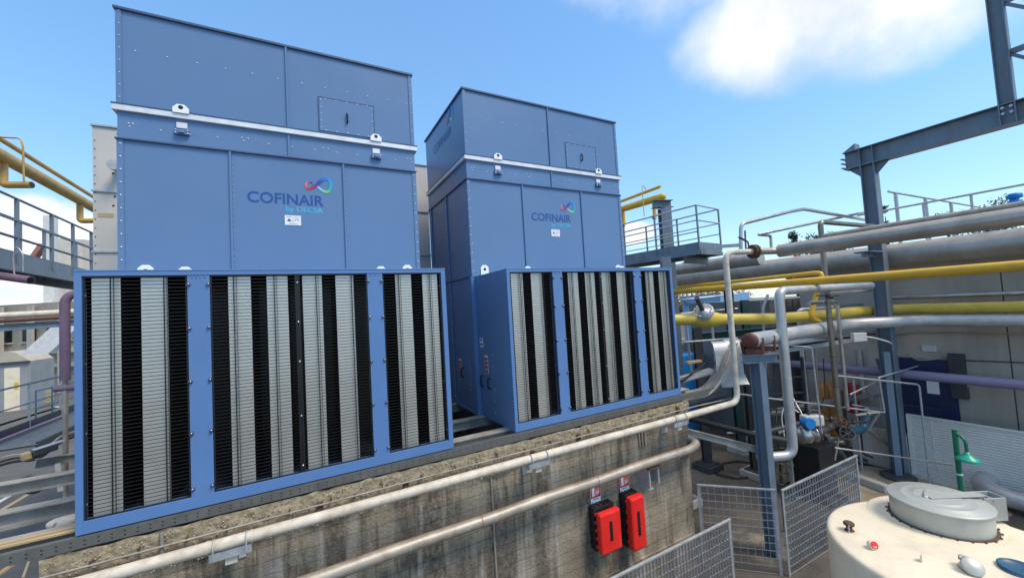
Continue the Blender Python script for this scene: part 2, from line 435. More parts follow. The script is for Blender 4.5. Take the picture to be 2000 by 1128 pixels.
    def build(s, name, mats, parent=None, bevel=0.0, label=None):
        o = bpy.data.objects.new(name, s.mesh(name, mats)); COL.objects.link(o)
        if parent is not None:
            o.parent = parent
            loc = V((0, 0, 0)); p = parent
            while p is not None: loc += V(p.location); p = p.parent
            o.location = -loc
        if bevel:
            b = o.modifiers.new('bevel', 'BEVEL'); b.width = bevel; b.segments = 2; b.limit_method = 'ANGLE'; b.angle_limit = math.radians(50)
        if label: o['label'] = label
        return o


def tag(o, label, cat, group=None):
    o['label'] = label; o['category'] = cat
    if group: o['group'] = group
    return o


def thing(name, loc, label, cat, group=None):
    o = bpy.data.objects.new(name, None); o.location = loc; o.empty_display_size = 0.2
    COL.objects.link(o)
    return tag(o, label, cat, group)


def struct(o, kind='structure'):
    o['kind'] = kind; return o


def copy_tree(o, parent=None):
    c = o.copy(); COL.objects.link(c); c.parent = parent
    for ch in list(o.children): copy_tree(ch, c)
    return c


def text_mesh(txt, size, xs=1.0, bold=0.0):
    cu = bpy.data.curves.new('t', 'FONT'); cu.body = txt; cu.size = size; cu.offset = bold; cu.resolution_u = 4
    ob = bpy.data.objects.new('t', cu); COL.objects.link(ob)
    dg = bpy.context.evaluated_depsgraph_get()
    me = bpy.data.meshes.new_from_object(ob.evaluated_get(dg))
    vs = [(v.co.x * xs, v.co.y) for v in me.vertices]; fs = [tuple(p.vertices) for p in me.polygons]
    bpy.data.objects.remove(ob); bpy.data.curves.remove(cu); bpy.data.meshes.remove(me)
    return vs, fs


def put_text(mb, txt, org, ex, ey, width, height, bold=0.0):
    """flat lettering of a given overall width and cap height, origin lower left"""
    vs, fs = text_mesh(txt, 1.0, 1.0, bold)
    x0 = min(v[0] for v in vs); x1 = max(v[0] for v in vs); y1 = max(v[1] for v in vs)
    sx = width / (x1 - x0); sy = height / y1
    org = V(org); ex = V(ex); ey = V(ey)
    mb.add([org + ex * ((v[0] - x0) * sx) + ey * (v[1] * sy) for v in vs], fs)
    return mb


def logo_material():
    m = bpy.data.materials.new('logo_gradient'); m.use_nodes = True
    n = m.node_tree.nodes; l = m.node_tree.links
    a = n.new('ShaderNodeVertexColor'); a.layer_name = 'Col'
    l.new(a.outputs[0], n['Principled BSDF'].inputs['Base Color']); n['Principled BSDF'].inputs['Roughness'].default_value = 0.4
    return m


LOGOG = logo_material()


def knot(name, org, ex, ey, wd, parent):
    """the two-looped ribbon emblem: small red loop left, large blue-green loop right"""
    org = V(org); ex = V(ex); ey = V(ey); n = 72
    pts = []
    for i in range(n):
        t = 2 * math.pi * i / n
        # figure eight with unequal loops
        c = math.cos(t); sgn = 1.0 if c > 0 else 0.62
        x = c * (0.30 if c > 0 else 0.20); y = math.sin(2 * t) * 0.5 * (0.30 if c > 0 else 0.15)
        x2 = x + 0.2; y2 = y + 0.16 + 0.10 * x
        pts.append((x2 * wd / 0.52, y2 * wd / 0.52))
    stops = [(0, (0.02, 0.35, 0.62)), (0.12, (0.03, 0.22, 0.70)), (0.22, (0.03, 0.05, 0.35)), (0.30, (0.35, 0.02, 0.10)), (0.42, (0.75, 0.05, 0.03)), (0.55, (0.80, 0.22, 0.2)),
             (0.68, (0.06, 0.03, 0.2)), (0.78, (0.25, 0.6, 0.65)), (0.88, (0.2, 0.62, 0.1)), (0.95, (0.02, 0.42, 0.35)), (1, (0.02, 0.35, 0.62))]

    def colr(t):
        for (a, c), (b, d) in zip(stops, stops[1:]):
            if a <= t <= b:
                k = (t - a) / (b - a); return tuple(c[j] * (1 - k) + d[j] * k for j in range(3)) + (1,)
        return stops[0][1] + (1,)
    vs = []; cols = []
    lift = ex.cross(ey)
    for i, p in enumerate(pts):
        a = pts[i - 1]; b = pts[(i + 1) % n]; dx, dy = b[0] - a[0], b[1] - a[1]; q = math.hypot(dx, dy)
        hw = wd * (0.052 + 0.022 * math.cos(2 * math.pi * i / n - 0.7)); nx, ny = -dy / q * hw, dx / q * hw
        o = lift * (0.0015 * math.sin(2 * math.pi * i / n))
        for sg in (-1, 1):
            vs.append(org + ex * (p[0] + sg * nx) + ey * (p[1] + sg * ny) + o); cols.append(colr(i / n))
    mb = MB(); mb.add(vs, [(2 * i, 2 * ((i + 1) % n), 2 * ((i + 1) % n) + 1, 2 * i + 1) for i in range(n)])
    o = mb.build(name, LOGOG, parent)
    at_ = o.data.color_attributes.new('Col', 'FLOAT_COLOR', 'POINT')
    for i, c in enumerate(cols): at_.data[i].color = c
    return o

# ------------------------------------------------------------------ ground, road
g = MB(); g.box(-400, -300, G - 0.3, 400, 500, G)
struct(g.build('ground', GROUND))
g = MB()
g.add([(-60, 2.0, G + .004), (-0.6, 2.0, G + .004), (-0.6, 60, G + .004), (-60, 60, G + .004)], [(0, 1, 2, 3)])
road = struct(g.build('road', ASPH))
sand = MB(); sp_ = []
for k in range(28):
    a_ = k / 28 * 6.2832; rr = 1 + .28 * noise.noise(V((math.cos(a_) * 2, math.sin(a_) * 2, 3.3)))
    sp_.append((14.3 + 1.55 * rr * math.cos(a_), -.75 + 1.75 * rr * math.sin(a_), G + .005))
sand.add(sp_, [tuple(range(28))])
struct(sand.build('sandy_ground', mat('sandy_dirt', (0.40, 0.335, 0.235), .95, 0, .25, 2.5, (.16, .13, .09), .75, 1.6, False, .012, 25, .2)))
zp = onZ(62, 812, G)


def marking(p, q, wd, m, nm):
    p = V(p); q = V(q); d = (q - p).normalized(); r = V((-d.y, d.x, 0)) * (wd / 2)
    b = MB(); b.add([(a.x, a.y, G + .008) for a in (p - r, q - r, q + r, p + r)], [(0, 1, 2, 3)])
    return b.build(nm, m, road)


za, zb_ = onZ(-6, 832, G), onZ(44, 816, G)
zd = (onZ(112, 795, G) - zb_) / 7
for i in range(-2, 9): marking(za + zd * i, zb_ + zd * i, 0.45, PAINTW, 'crossing_stripe')
marking(onZ(-10, 985, G), onZ(85, 928, G), 0.14, PAINTW, 'lane_line')
marking(onZ(-10, 1003, G), onZ(105, 935, G), 0.14, PAINTY, 'edge_line')

# ------------------------------------------------------------------ concrete basin under the towers
WX0, WX1, WY, WT = -0.22, 8.26, 0.06, -0.13
basin = thing('concrete_basin', (4.0, WY, G), 'stained board-marked concrete basin wall carrying both blue cooling towers', 'wall')


def sstep(a, b, t):
    t = max(0, min(1, (t - a) / (b - a))); return t * t * (3 - 2 * t)


mb = MB(); nx, nzz = 212, 76; vs = []; fs = []
zs = [WT - (WT - G) * (k / (nzz - 1)) ** 1.35 for k in range(nzz)]
for k, z in enumerate(zs):
    for i in range(nx):
        x = WX0 + (WX1 - WX0) * i / (nx - 1)
        low = -0.47 + 0.12 * noise.noise(V((x * 1.3, 3, 0))) + 0.05 * noise.noise(V((x * 5, 9, 0)))
        a = sstep(low - 0.05, low + 0.06, z)
        n1 = noise.noise(V((x * 9, z * 9, 1))) * 0.6 + noise.noise(V((x * 24, z * 24, 4))) * 0.5
        y = WY - a * (0.062 + 0.03 * n1) + 0.006 * noise.noise(V((x * 2, z * 2, 7)))
        zz = z + (0.025 * noise.noise(V((x * 7, 5, 5))) if k == 0 else 0)
        vs.append((x, y, zz))
for k in range(nzz - 1):
    for i in range(nx - 1):
        x = vs[k * nx + i][0]; z = vs[k * nx + i][2]
        low = -0.47 + 0.12 * noise.noise(V((x * 1.3, 3, 0))) + 0.05 * noise.noise(V((x * 5, 9, 0)))
        mb.add([], [], False); mb.f.append((k * nx + i, (k + 1) * nx + i, (k + 1) * nx + i + 1, k * nx + i + 1)); mb.sm.append(True); mb.mi.append(1 if z > low else 0)
mb.v = vs
mb.build('wall_face', [CONC, ROUGHC], basin)
mb = MB(); mb.box(WX0, WY + .04, G, WX1, WY + .40, WT - .03)
mb.box(WX1 - .3, WY + .40, G, WX1, 4.4, WT - .03); mb.box(WX0, WY + .4, G, WX0 + .3, 4.4, WT - .03)
mb.box(WX0, 4.4, G, WX1, 4.7, WT - .03)
mb.build('wall_core', CONC, basin)
mb = MB(); mb.box(-0.2, .5, G, 8.2, 4.4, -2.2); mb.build('basin_floor', BLACK, basin)
mb = MB()
for i in range(2600):
    x = random.uniform(WX0, WX1); z = random.uniform(-0.5, -0.15); s_ = random.uniform(.004, .011)
    mb.ball((x, WY - .066 + random.uniform(-.012, .014), z), s_, 5, 3, (random.uniform(.8, 1.4), .8, random.uniform(.6, 1)))
o = mb.build('aggregate', PEBBLE, basin); o['kind'] = 'stuff'
for i in range(22):
    x = 0.1 + i * 0.375 + random.uniform(-.12, .12)
    mb = MB(); z = random.uniform(-.26, -.21)
    mb.cyl((x, WY + .0, z), (x + random.uniform(-.02, .02), WY - .115, z - random.uniform(.0, .02)), .008, 6)
    mb.bar((x, WY - .11, z), (x, WY - .115, z - .05), .014, .014, (0, 1, 0)); mb.build('rebar_stub', RUST, basin)
for x, z in ((0.29, -.44), (1.94, -.30), (4.75, -.36), (2.9, -.33), (5.6, -.28), (7.9, -.25)):
    mb = MB(); mb.box(x, WY - .10, z - .055, x + .06, WY + .05, z + .055); mb.build('rusty_plate', RUST, basin, .004)
for x, z0, z1 in ((0.6, -.47, -.14), (4.12, G, -.17), (6.98, -.75, -.2), (7.05, -.75, -.2), (7.12, -.75, -.2)):
    mb = MB(); mb.tube([(x, WY - .014 - (.07 if z0 > -.6 else 0), z0), (x, WY - .014 - (.07 if z0 > -.6 else 0), min(z1, -.14) if z0 > -.6 else min(z1, -.5))], .016, 8); mb.build('wall_conduit', CONCPIPE, basin)
mb = MB(); mb.box(5.4, WY - .03, -2.62, 8.2, WY + .02, -2.585); mb.build('wall_ledge', CONC, basin)

# ------------------------------------------------------------------ steel grillage under the towers
for k, (y, x0, lab) in enumerate(((0.30, -3.2, 'dirty grey steel beam lying along the basin edge right under the tower inlets'),
                                  (1.20, -3.4, 'second steel beam in from the basin edge, seen in the gap between towers'),
                                  (2.40, -3.0, 'third steel beam carrying the rear of the blue towers'))):
    mb = MB(); mb.hbeam((x0, y, -.079), (8.6, y, -.079), .15, .16, .014, .010)
    tag(mb.build('support_beam', BEAMM), lab, 'beam', 'steel beams under the towers')
ch = thing('perforated_channel', (4, -.01, -.15), 'long grey perforated steel channel fixed along the top of the concrete wall', 'channel')
mb = MB(); mb.box(-1.3, -.012, -.11, 9.3, -.004, -.012); mb.box(-1.3, -.004, -.11, 9.3, .05, -.102); mb.box(-1.3, -.004, -.02, 9.3, .05, -.012)
mb.build('web', PERF, ch)
mb = MB()
x = -1.2
while x < 9.25:
    for z in (-.045, -.08): mb.box(x, -.0145, z - .004, x + .013, -.0125, z + .004)
    x += .09
o = mb.build('slots', BLACK, ch); o['kind'] = 'stuff'
for i, (x0, x1, y, yaw) in enumerate(((-2.6, .2, .13, .02), (-2.4, .1, .2, .035))):
    mb = MB(); mb.bar((x0, y, .004), (x1, y + yaw, .004), .05, .016)
    tag(mb.build('timber_lath', WOOD), ('pale timber lath lying on the beam left of the tower, nearest the channel', 'second timber lath behind the first, left of the tower')[i], 'lath', 'timber laths on the beams')

# ------------------------------------------------------------------ the blue cooling tower (local = left tower)
T = thing('cooling_tower', (1.79, 1.2, 0), 'nearer large blue cooling tower on the left, with emblem and striped air inlet', 'cooling tower', 'blue cooling towers')
A, B, Y0, Y1 = -.048, 3.56, 1.2, 3.575
ZS, ZB, ZW, ZT = 4.146, 4.485, 4.56, 5.77


def shell(x0, y0, z0, x1, y1, z1):
    m = MB(); m.box(x0, y0, z0, x1, y1, z1); return m


cas = shell(A, Y0, 0, B, Y1, ZS).build('casing', BLUE, T)
shell(A - .004, Y0 - .004, ZS, B + .004, Y1 + .004, ZB).build('collar', BLUE, T)
up = MB()
up.box(A, Y0, ZW, B, Y0 + .03, ZT); up.box(A, Y1 - .03, ZW, B, Y1, ZT); up.box(A, Y0 + .03, ZW, A + .03, Y1 - .03, ZT); up.box(B - .03, Y0 + .03, ZW, B, Y1 - .03, ZT)
up.box(A + .03, Y0 + .03, ZT - .3, B - .03, Y1 - .03, ZT - .27)
up.build('fan_section', BLUE, T)
# rails: white frame, top trim, seam trims
m = MB()
m.box(A - .045, Y0 - .045, ZB, B + .045, Y0 + .02, ZW); m.box(A - .045, Y0 + .02, ZB, A + .02, Y1, ZW); m.box(B - .02, Y0 + .02, ZB, B + .045, Y1, ZW)
m.build('white_frame', GALV, T, .004)
m = MB()
m.box(A - .05, Y0 - .052, ZW, B + .05, Y0 + .0, ZW + .012); m.box(A - .05, Y0, ZW, A, Y1, ZW + .012); m.box(B, Y0, ZW, B + .05, Y1, ZW + .012)
m.build('frame_gasket', NAVY, T)
m = MB()
m.box(A - .03, Y0 - .03, ZT, B + .03, Y0 + .03, ZT + .03); m.box(A - .03, Y0 + .03, ZT, A + .03, Y1 + .03, ZT + .03); m.box(B - .03, Y0 + .03, ZT, B + .03, Y1 + .03, ZT + .03); m.box(A + .03, Y1 - .03, ZT, B - .03, Y1 + .03, ZT + .03)
m.build('top_trim', NAVY, T)
m = MB()
m.box(A - .025, Y0 - .03, ZS - .012, B + .025, Y0 - .0045, ZS + .006); m.box(A - .025, Y0 - .0045, ZS - .012, A - .0045, Y1, ZS + .006)
m.build('seam_flange', NAVY, T)  # flange coloured dark blue to stand for the shading along the seam
# vertical standing seams
for (x, z0, z1) in ((1.064, 2.4, ZS - .013), (2.467, 2.4, ZS - .013), (1.757, ZW + .013, ZT), (1.757, ZS + .007, ZB)):
    m = MB(); m.box(x - .012, Y0 - .026, z0, x + .012, Y0 - .0045, z1); m.build('standing_seam', BLUE, T)
for (y, z0, z1) in ((2.33, 2.42, ZS - .013), (3.36, 2.42, ZS - .013), (2.33, .04, 2.38)):
    m = MB(); m.box(A - .026, y - .015, z0, A - .0045, y + .015, z1); m.build('standing_seam', BLUE2, T)
for x in (A, B):
    m = MB(); s_ = 1 if x == A else -1
    m.box(min(x, x + s_ * .05) - (.012 if s_ > 0 else 0), Y0 - .012, 2.4, max(x, x + s_ * .05) + (.012 if s_ < 0 else 0), Y0 - .0045, ZS - .014)
    m.box(min(x, x + s_ * .045) - (.012 if s_ > 0 else 0), Y0 - .012, ZW + .014, max(x, x + s_ * .045) + (.012 if s_ < 0 else 0), Y0 - .0005, ZT - .002)
    m.build('corner_angle', BLUE, T)
# rivets
m = MB()


def riv(x, y, z, r=.011): m.ball((x, y, z), r * .8, 6, 4, (1, 1, 1))


for k in range(11):
    z = 2.5 + k * .158; riv(A + .022, Y0 - .014, z); riv(B - .02, Y0 - .014, z)
for k in range(8):
    z = ZW + .1 + k * .155; riv(A + .022, Y0 - .014, z, .009); riv(B - .022, Y0 - .014, z, .009)
for k in range(12): riv(.12 + k * .305, Y0 - .002, ZW + .72)
for k in range(13): riv(.06 + k * .29, Y0 - .006, ZS + .16); 
for x in (.05, .09, 1.2, 1.27, 2.2, 2.27, 3.45, 3.5): riv(x, Y0 - .006, ZS + .20)
for k in range(22):
    riv(1.085, Y0 - .003, 2.45 + k * .077, .005); riv(2.488, Y0 - .003, 2.45 + k * .077, .005)
for k in range(20): riv(1.778, Y0 - .002, ZW + .04 + k * .06, .004)
for k in range(13):
    z = .15 + k * .18; riv(A - .028, 2.33, z, .01); riv(A - .01, 1.27, z, .011)
for k in range(11): riv(A - .028, 2.33, 2.5 + k * .158, .009); riv(A - .006, 1.225, 2.5 + k * .158, .01); riv(A - .028, 3.36, 2.5 + k * .158, .009)
for k in range(9): riv(A - .002, 1.22, ZW + .1 + k * .14, .008)
o = m.build('rivets', PLATE, T); o['kind'] = 'stuff'
# access door in the fan section
d = MB(); d.box(2.165, Y0 - .010, ZW + .05, 2.94, Y0 - .0005, 5.122); door = d.build('access_door', BLUE, T, .003)
h = MB()
for (x0, z0, x1, z1) in ((2.155, 5.122, 2.95, 5.130), (2.155, ZW + .04, 2.163, 5.122), (2.942, ZW + .04, 2.95, 5.122)): h.box(x0, Y0 - .013, z0, x1, Y0 - .0005, z1)
h.build('door_seal', NAVY, door)
h = MB()
for k in range(5):
    for x in (2.19, 2.915): h.ball((x, Y0 - .011, ZW + .1 + k * .105), .008, 6, 4)
for k in range(5):
    for z in (5.105, ZW + .065): h.ball((2.25 + k * .15, Y0 - .011, z), .009, 6, 4)
o = h.build('door_screws', PLATE, door); o['kind'] = 'stuff'
h = MB(); h.tube([(2.55, Y0 - .005, 4.93), (2.55, Y0 - .05, 4.92), (2.55, Y0 - .05, 4.80), (2.55, Y0 - .005, 4.79)], .013, 8, .02); h.build('handle', BLKP, door)
# lifting lugs


def lug(x, y, z0, z1, wd, round_=True, hole=True, nm='lifting_lug'):
    mm = MB(); c = wd * .28
    pts = [(x - wd / 2, y, z0), (x + wd / 2, y, z0), (x + wd / 2, y, z1 - c), (x + wd / 2 - c, y, z1), (x - wd / 2 + c, y, z1), (x - wd / 2, y, z1 - c)]
    mm.prism(pts, (0, -.012, 0)); oo = mm.build(nm, PLATE, T)
    if hole:
        hh = MB(); hh.cyl((x, y - .0122, (z0 + z1) / 2 + .015), (x, y - .014, (z0 + z1) / 2 + .015), .026, 14); hh.build('lug_hole', BLKP, oo)
    return oo


for x in (.565, 2.955):
    lug(x, Y0 - .053, ZW - .012, ZW + .098, .165)
    q = MB(); q.box(x - .055, Y0 - .03, ZB - .125, x + .055, Y0 - .005, ZB - .05); br = q.build('lug_bracket', GALV, T, .004)
    q = MB(); q.box(x - .075, Y0 - .05, ZB - .21, x + .075, Y0 - .005, ZB - .145); q.box(x - .03, Y0 - .075, ZB - .20, x + .03, Y0 - .05, ZB - .155); q.build('clamp', BLUE, br, .006)
    q = MB()
    for dx in (-.06, .06):
        for dz in (-.195, -.16): q.ball((x + dx, Y0 - .052, ZB + dz), .011, 6, 4)
    o = q.build('clamp_bolts', CHROME, br); o['kind'] = 'stuff'
for x in (.19, 3.36): lug(x, Y0 - .006, 2.42, 2.60, .15)
for x in (.70, 2.84): lug(x, .55, 2.40, 2.50, .13, True, False, 'hood_lug')
# logo, lettering, sticker
m = MB(); put_text(m, 'COFINAIR', (1.242, Y0 - .003, 3.470), (1, 0, 0), (0, 0, 1), .94, .150, .018); m.build('lettering', LOGO, T, 0, 'dark blue company lettering on the front panel')
m = MB(); put_text(m, 'by DECSA', (1.695, Y0 - .003, 3.365), (1, 0, 0), (0, 0, 1), .475, .072, .014); m.build('lettering', LOGOC, T, 0, 'cyan lettering under the company name')
knot('emblem', (1.955, Y0 - .005, 3.668), (1, 0, 0), (0, 0, 1), .345, T)
m = MB(); m.box(1.677, Y0 - .006, 3.168, 1.879, Y0 - .001, 3.308); st = m.build('sticker', WHITE, T)
m = MB()
for (x0, z0, x1, z1) in ((1.71, 3.222, 1.758, 3.238), (1.717, 3.238, 1.742, 3.256), (1.70, 3.282, 1.765, 3.286), (1.73, 3.186, 1.83, 3.190), (1.775, 3.21, 1.778, 3.27), (1.795, 3.282, 1.855, 3.286)):
    m.box(x0, Y0 - .0075, z0, x1, Y0 - .0061, z1)
for k in range(10):
    a0 = .2 + k * .28; m.bar((1.825 + .026 * math.cos(a0), Y0 - .007, 3.228 + .026 * math.sin(a0)), (1.825 + .026 * math.cos(a0 + .28), Y0 - .007, 3.228 + .026 * math.sin(a0 + .28)), .007, .001, (0, 1, 0))
m.build('sticker_print', LOGO, st)
# logo on the left side of the fan section
m = MB(); put_text(m, 'COFINAIR', (A - .003, 3.0, 5.24), (0, -1, 0), (0, 0, 1), 1.15, .175, .016); m.build('lettering', LOGO, T, 0, 'company lettering on the side of the fan section')
knot('emblem', (A - .005, 2.10, 5.47), (0, -1, 0), (0, 0, 1), .40, T)

# --- air inlet hood
HH, HW = 2.4, 3.583
hood = MB()
hood.box(0, .012, 2.375, HW, 1.2, HH); hood.box(0, .012, 0, HW, 1.195, .025)
hood.box(0, .012, .025, .02, 1.195, 2.375); hood.box(HW - .02, .012, .025, HW, 1.195, 2.375)
hood.build('inlet_hood', BLUE, T)
fr = MB()
fr.box(0, 0, 0, .052, .012, HH); fr.box(HW - .06, 0, 0, HW, .012, HH); fr.box(.052, 0, HH - .052, HW - .06, .012, HH); fr.box(.052, 0, 0, HW - .06, .012, .112)
fr.box(.040, .012, .112, .052, .10, HH - .052); fr.box(HW - .06, .012, .112, HW - .048, .10, HH - .052); fr.box(.052, .012, .100, HW - .06, .10, .112); fr.box(.052, .012, HH - .052, HW - .06, .10, HH - .044)
fr.box(-.004, -.004, HH - .008, HW + .004, .02, HH + .006)
fr.build('inlet_frame', BLUE2, T, .002)
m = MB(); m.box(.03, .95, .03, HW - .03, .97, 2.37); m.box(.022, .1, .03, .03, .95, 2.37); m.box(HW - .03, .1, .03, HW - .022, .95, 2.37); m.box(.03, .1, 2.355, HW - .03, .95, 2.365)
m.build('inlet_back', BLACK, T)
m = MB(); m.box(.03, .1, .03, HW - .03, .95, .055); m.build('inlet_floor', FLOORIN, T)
for x0, x1 in ((.824, 1.009), (2.575, 2.758)):
    m = MB(); m.box(x0, .006, .113, x1, .03, HH - .053); m.box(x0, .03, .113, x0 + .012, .095, HH - .053); m.box(x1 - .012, .03, .113, x1, .095, HH - .053)
    mu = m.build('mullion', BLUE2, T, .002)
    m = MB()
    for x in (x0 + .012, x1 - .012):
        for z in (.19, .74, 1.26, 1.80, 2.25): m.ball((x, -.005, z), .017, 8, 6, (1, .9, 1)); m.cyl((x, .006, z), (x, -.002, z), .02, 8)
    for k in range(4): m.ball((x0 + .04 + k * .035, .002, 2.325), .006, 6, 4)
    o = m.build('mullion_bolts', BALLB, mu); o['kind'] = 'stuff'
for x0, x1, lab in ((1.80, 1.828, 'c'),):
    m = MB(); m.box(x0, .02, .113, x1, .058, HH - .053); mu = m.build('centre_post', BLACK, T)
    m = MB()
    for z in (.19, .74, 1.35, 1.8, 2.25): m.ball((1.814, .013, z), .012, 8, 5)
    o = m.build('post_bolts', CHROME, mu); o['kind'] = 'stuff'
m = MB()
for x in (.062, HW - .07):
    for k in range(4): m.ball((x, .03, .25 + k * .64), .012, 8, 5)
o = m.build('frame_bolts', CHROME, T); o['kind'] = 'stuff'
bm_ = MB()
bm_.add([(-.102, .06, .06), (.102, .06, .06), (.102, .06, 2.355), (-.102, .06, 2.355)], [(0, 1, 2, 3)])
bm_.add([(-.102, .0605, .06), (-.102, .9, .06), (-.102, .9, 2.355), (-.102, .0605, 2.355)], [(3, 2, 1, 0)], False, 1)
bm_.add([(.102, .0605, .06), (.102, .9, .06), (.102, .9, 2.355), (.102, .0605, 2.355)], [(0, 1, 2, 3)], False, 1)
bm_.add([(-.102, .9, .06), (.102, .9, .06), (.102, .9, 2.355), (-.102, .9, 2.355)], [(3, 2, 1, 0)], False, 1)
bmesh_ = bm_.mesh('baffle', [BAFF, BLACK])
for k in (0, 1, 3, 4, 5, 6, 8, 9):
    o = bpy.data.objects.new('baffle', bmesh_); COL.objects.link(o); o.parent = T; o.location = V((1.792 + (k - 4.5) * .3535, 0, 0)) - V(T.location)
for (x0, x1, rods) in ((.058, .818, (.241, .635)), (1.015, 1.80, (1.212, 1.586)), (1.828, 2.57, (2.008, 2.395)), (2.764, HW - .066, (2.962, 3.371))):
    m = MB(); nw = 62
    for k in range(nw):
        z = .125 + k * (2.335 - .125) / (nw - 1); m.box(x0, .018, z - .0026, x1, .023, z + .0026)
    for x in rods:
        m.box(x - .0045, .0235, .115, x + .0045, .032, 2.345); m.box(x + .022, .0235, .115, x + .026, .032, 2.345)
    m.box(x0, .016, .113, x0 + .010, .034, 2.345); m.box(x1 - .010, .016, .113, x1, .034, 2.345)
    m.box(x0, .016, .113, x1, .034, .121); m.box(x0, .016, 2.338, x1, .034, 2.346)
    gr = m.build('grille', WIRE, T)
# --- hood side flange, lower side door panels, labels
m = MB(); m.box(-.075, 1.196, 0, 0, 1.29, 2.40); m.build('side_flange', BLUE2, T, .003)
m = MB(); m.box(-.07, 1.29, 2.392, A - .0006, Y1, 2.412); m.build('side_rail', NAVY, T)
m = MB(); m.box(-.07, 1.29, -.012, A - .0006, Y1, .02); m.build('side_rail', BLUE2, T)
for (x, y0, y1, z0, z1, hy) in ((0, .62, 1.18, .11, 1.11, (1.07, .785)), (A, 1.5, 2.2, .33, .92, (1.87,))):
    m = MB(); m.box(x - .006, y0, z0, x - .0005, y1, z1); sdr = m.build('side_door', BLUE, T, .002)
    m = MB()
    for k in range(6):
        for y in (y0 + .03, y1 - .03): m.ball((x - .007, y, z0 + .04 + k * (z1 - z0 - .08) / 5), .009, 6, 4)
    o = m.build('door_screws', CHROME, sdr); o['kind'] = 'stuff'
    for y in hy:
        m = MB(); zc = .6 if x == 0 else .66
        m.tube([(x - .005, y, zc + .09), (x - .05, y, zc + .08), (x - .05, y, zc - .08), (x - .005, y, zc - .09)], .013, 8, .03); m.build('handle', BLKP, sdr)
m = MB(); m.box(A - .012, 1.80, 1.42, A - .0005, 1.835, 1.58); m.build('side_grip', STEEL, T)
for (x, y0, y1, z0, z1, n_) in ((-.0065, .83, .955, .75, 1.05, 4), (A - .0065, 1.95, 2.08, .62, .90, 4)):
    m = MB(); m.box(x - .003, y0, z0, x, y1, z1); lb = m.build('warning_label', WHITE, T, 0, 'white warning label with red blocks')
    m = MB(); hgt = (z1 - z0 - .03) / n_
    for k in range(n_):
        m.box(x - .0045, y0 + .008, z0 + .006 + k * hgt, x - .0031, (y0 + y1) / 2 - .004, z0 + (k + 1) * hgt - .006)
        m.box(x - .0045, (y0 + y1) / 2 + .004, z0 + .006 + k * hgt, x - .0031, y1 - .008, z0 + (k + 1) * hgt - .006)
    m.build('red_blocks', REDS, lb)
m = MB(); m.box(-.0035, 1.0, 1.17, -.0005, 1.13, 1.33); lb = m.build('warning_label', WHITE, T, 0, 'small black and white warning label')
m = MB(); m.box(-.005, 1.03, 1.285, -.0036, 1.10, 1.315); m.build('label_print', BLKP, lb)
m = MB(); m.box(-.005, 1.03, 1.20, -.0036, 1.10, 1.24); m.build('label_print', BLKP, lb)
T2 = copy_tree(T)
T2.location = V(T.location) + V((1.893 * 2.4, .03, 0))
T2['label'] = 'farther blue cooling tower on the right, its left side with red labels visible'

# ------------------------------------------------------------------ old beige tower behind the left one
ob = thing('old_cooling_tower', (1.7, 5.7, -.1), 'older beige panelled tower standing behind the left blue tower', 'cooling tower')
X0, X1, YB = -1.392, 4.76, 4.5
for k, (z0, z1) in enumerate(((-.1, 1.6), (1.61, 3.24), (3.26, 4.34), (4.36, 5.545))):
    m = MB(); m.box(X0, YB, z0, X1, YB + 2.4, z1); m.build('panel', BEIGE, ob, .004)
m = MB()
for z in (3.235, 4.335): m.box(X0 - .02, YB - .025, z, X1 + .02, YB - .001, z + .03)
m.box(X0 - .02, YB - .03, 5.545, X1 + .02, YB + 2.42, 5.575)
m.build('seam_flange', ZINC, ob)
m = MB()
for k in range(34): m.ball((X0 + .03, YB - .003, .0 + k * .16), .01, 6, 4)
for p in ((-1.05, 5.45), (-1.12, 4.7), (-1.1, 4.27), (-1.04, 4.27), (-1.12, 4.1)): m.ball((p[0], YB - .003, p[1]), .018, 6, 4)
o = m.build('rivets', DARKST, ob); o['kind'] = 'stuff'
m = MB(); m.box(-1.33, YB - .006, 3.88, -1.12, YB - .0005, 3.95); m.build('name_plate', WOOD, ob)
m = MB(); pc = onY(225, 325, YB - .2); m.cyl((pc.x, YB, pc.z), (pc.x, YB - .22, pc.z), .06, 12); m.cyl((pc.x, YB - .22, pc.z), (pc.x, YB - .3, pc.z), .09, 12); m.build('vent_stub', ZINC, ob)

# ------------------------------------------------------------------ pipes along the basin wall
def pipe(name, pts, r, m, label, cat='pipe', bend=None, n=16, group=None, joints=(), jm=None, jr=1.05, jl=.03):
    """a pipe as a thing; joints = list of (point, direction) clad joint bands"""
    bend = r * 2.6 if bend is None else bend
    if not joints:
        b = MB(); b.tube(pts, r, n, bend); return tag(b.build(name, m), label, cat, group)
    t = thing(name, V(pts[0]), label, cat, group)
    b = MB(); b.tube(pts, r, n, bend); b.build('pipe_run', m, t)
    for p, d in joints:
        p = V(p); d = V(d).normalized(); b = MB(); b.cyl(p - d * jl / 2, p + d * jl / 2, r * jr, n); b.build('joint_band', jm or m, t)
    return t


def along(a, b, ts):
    a = V(a); b = V(b); return [(a + (b - a) * t, b - a) for t in ts]


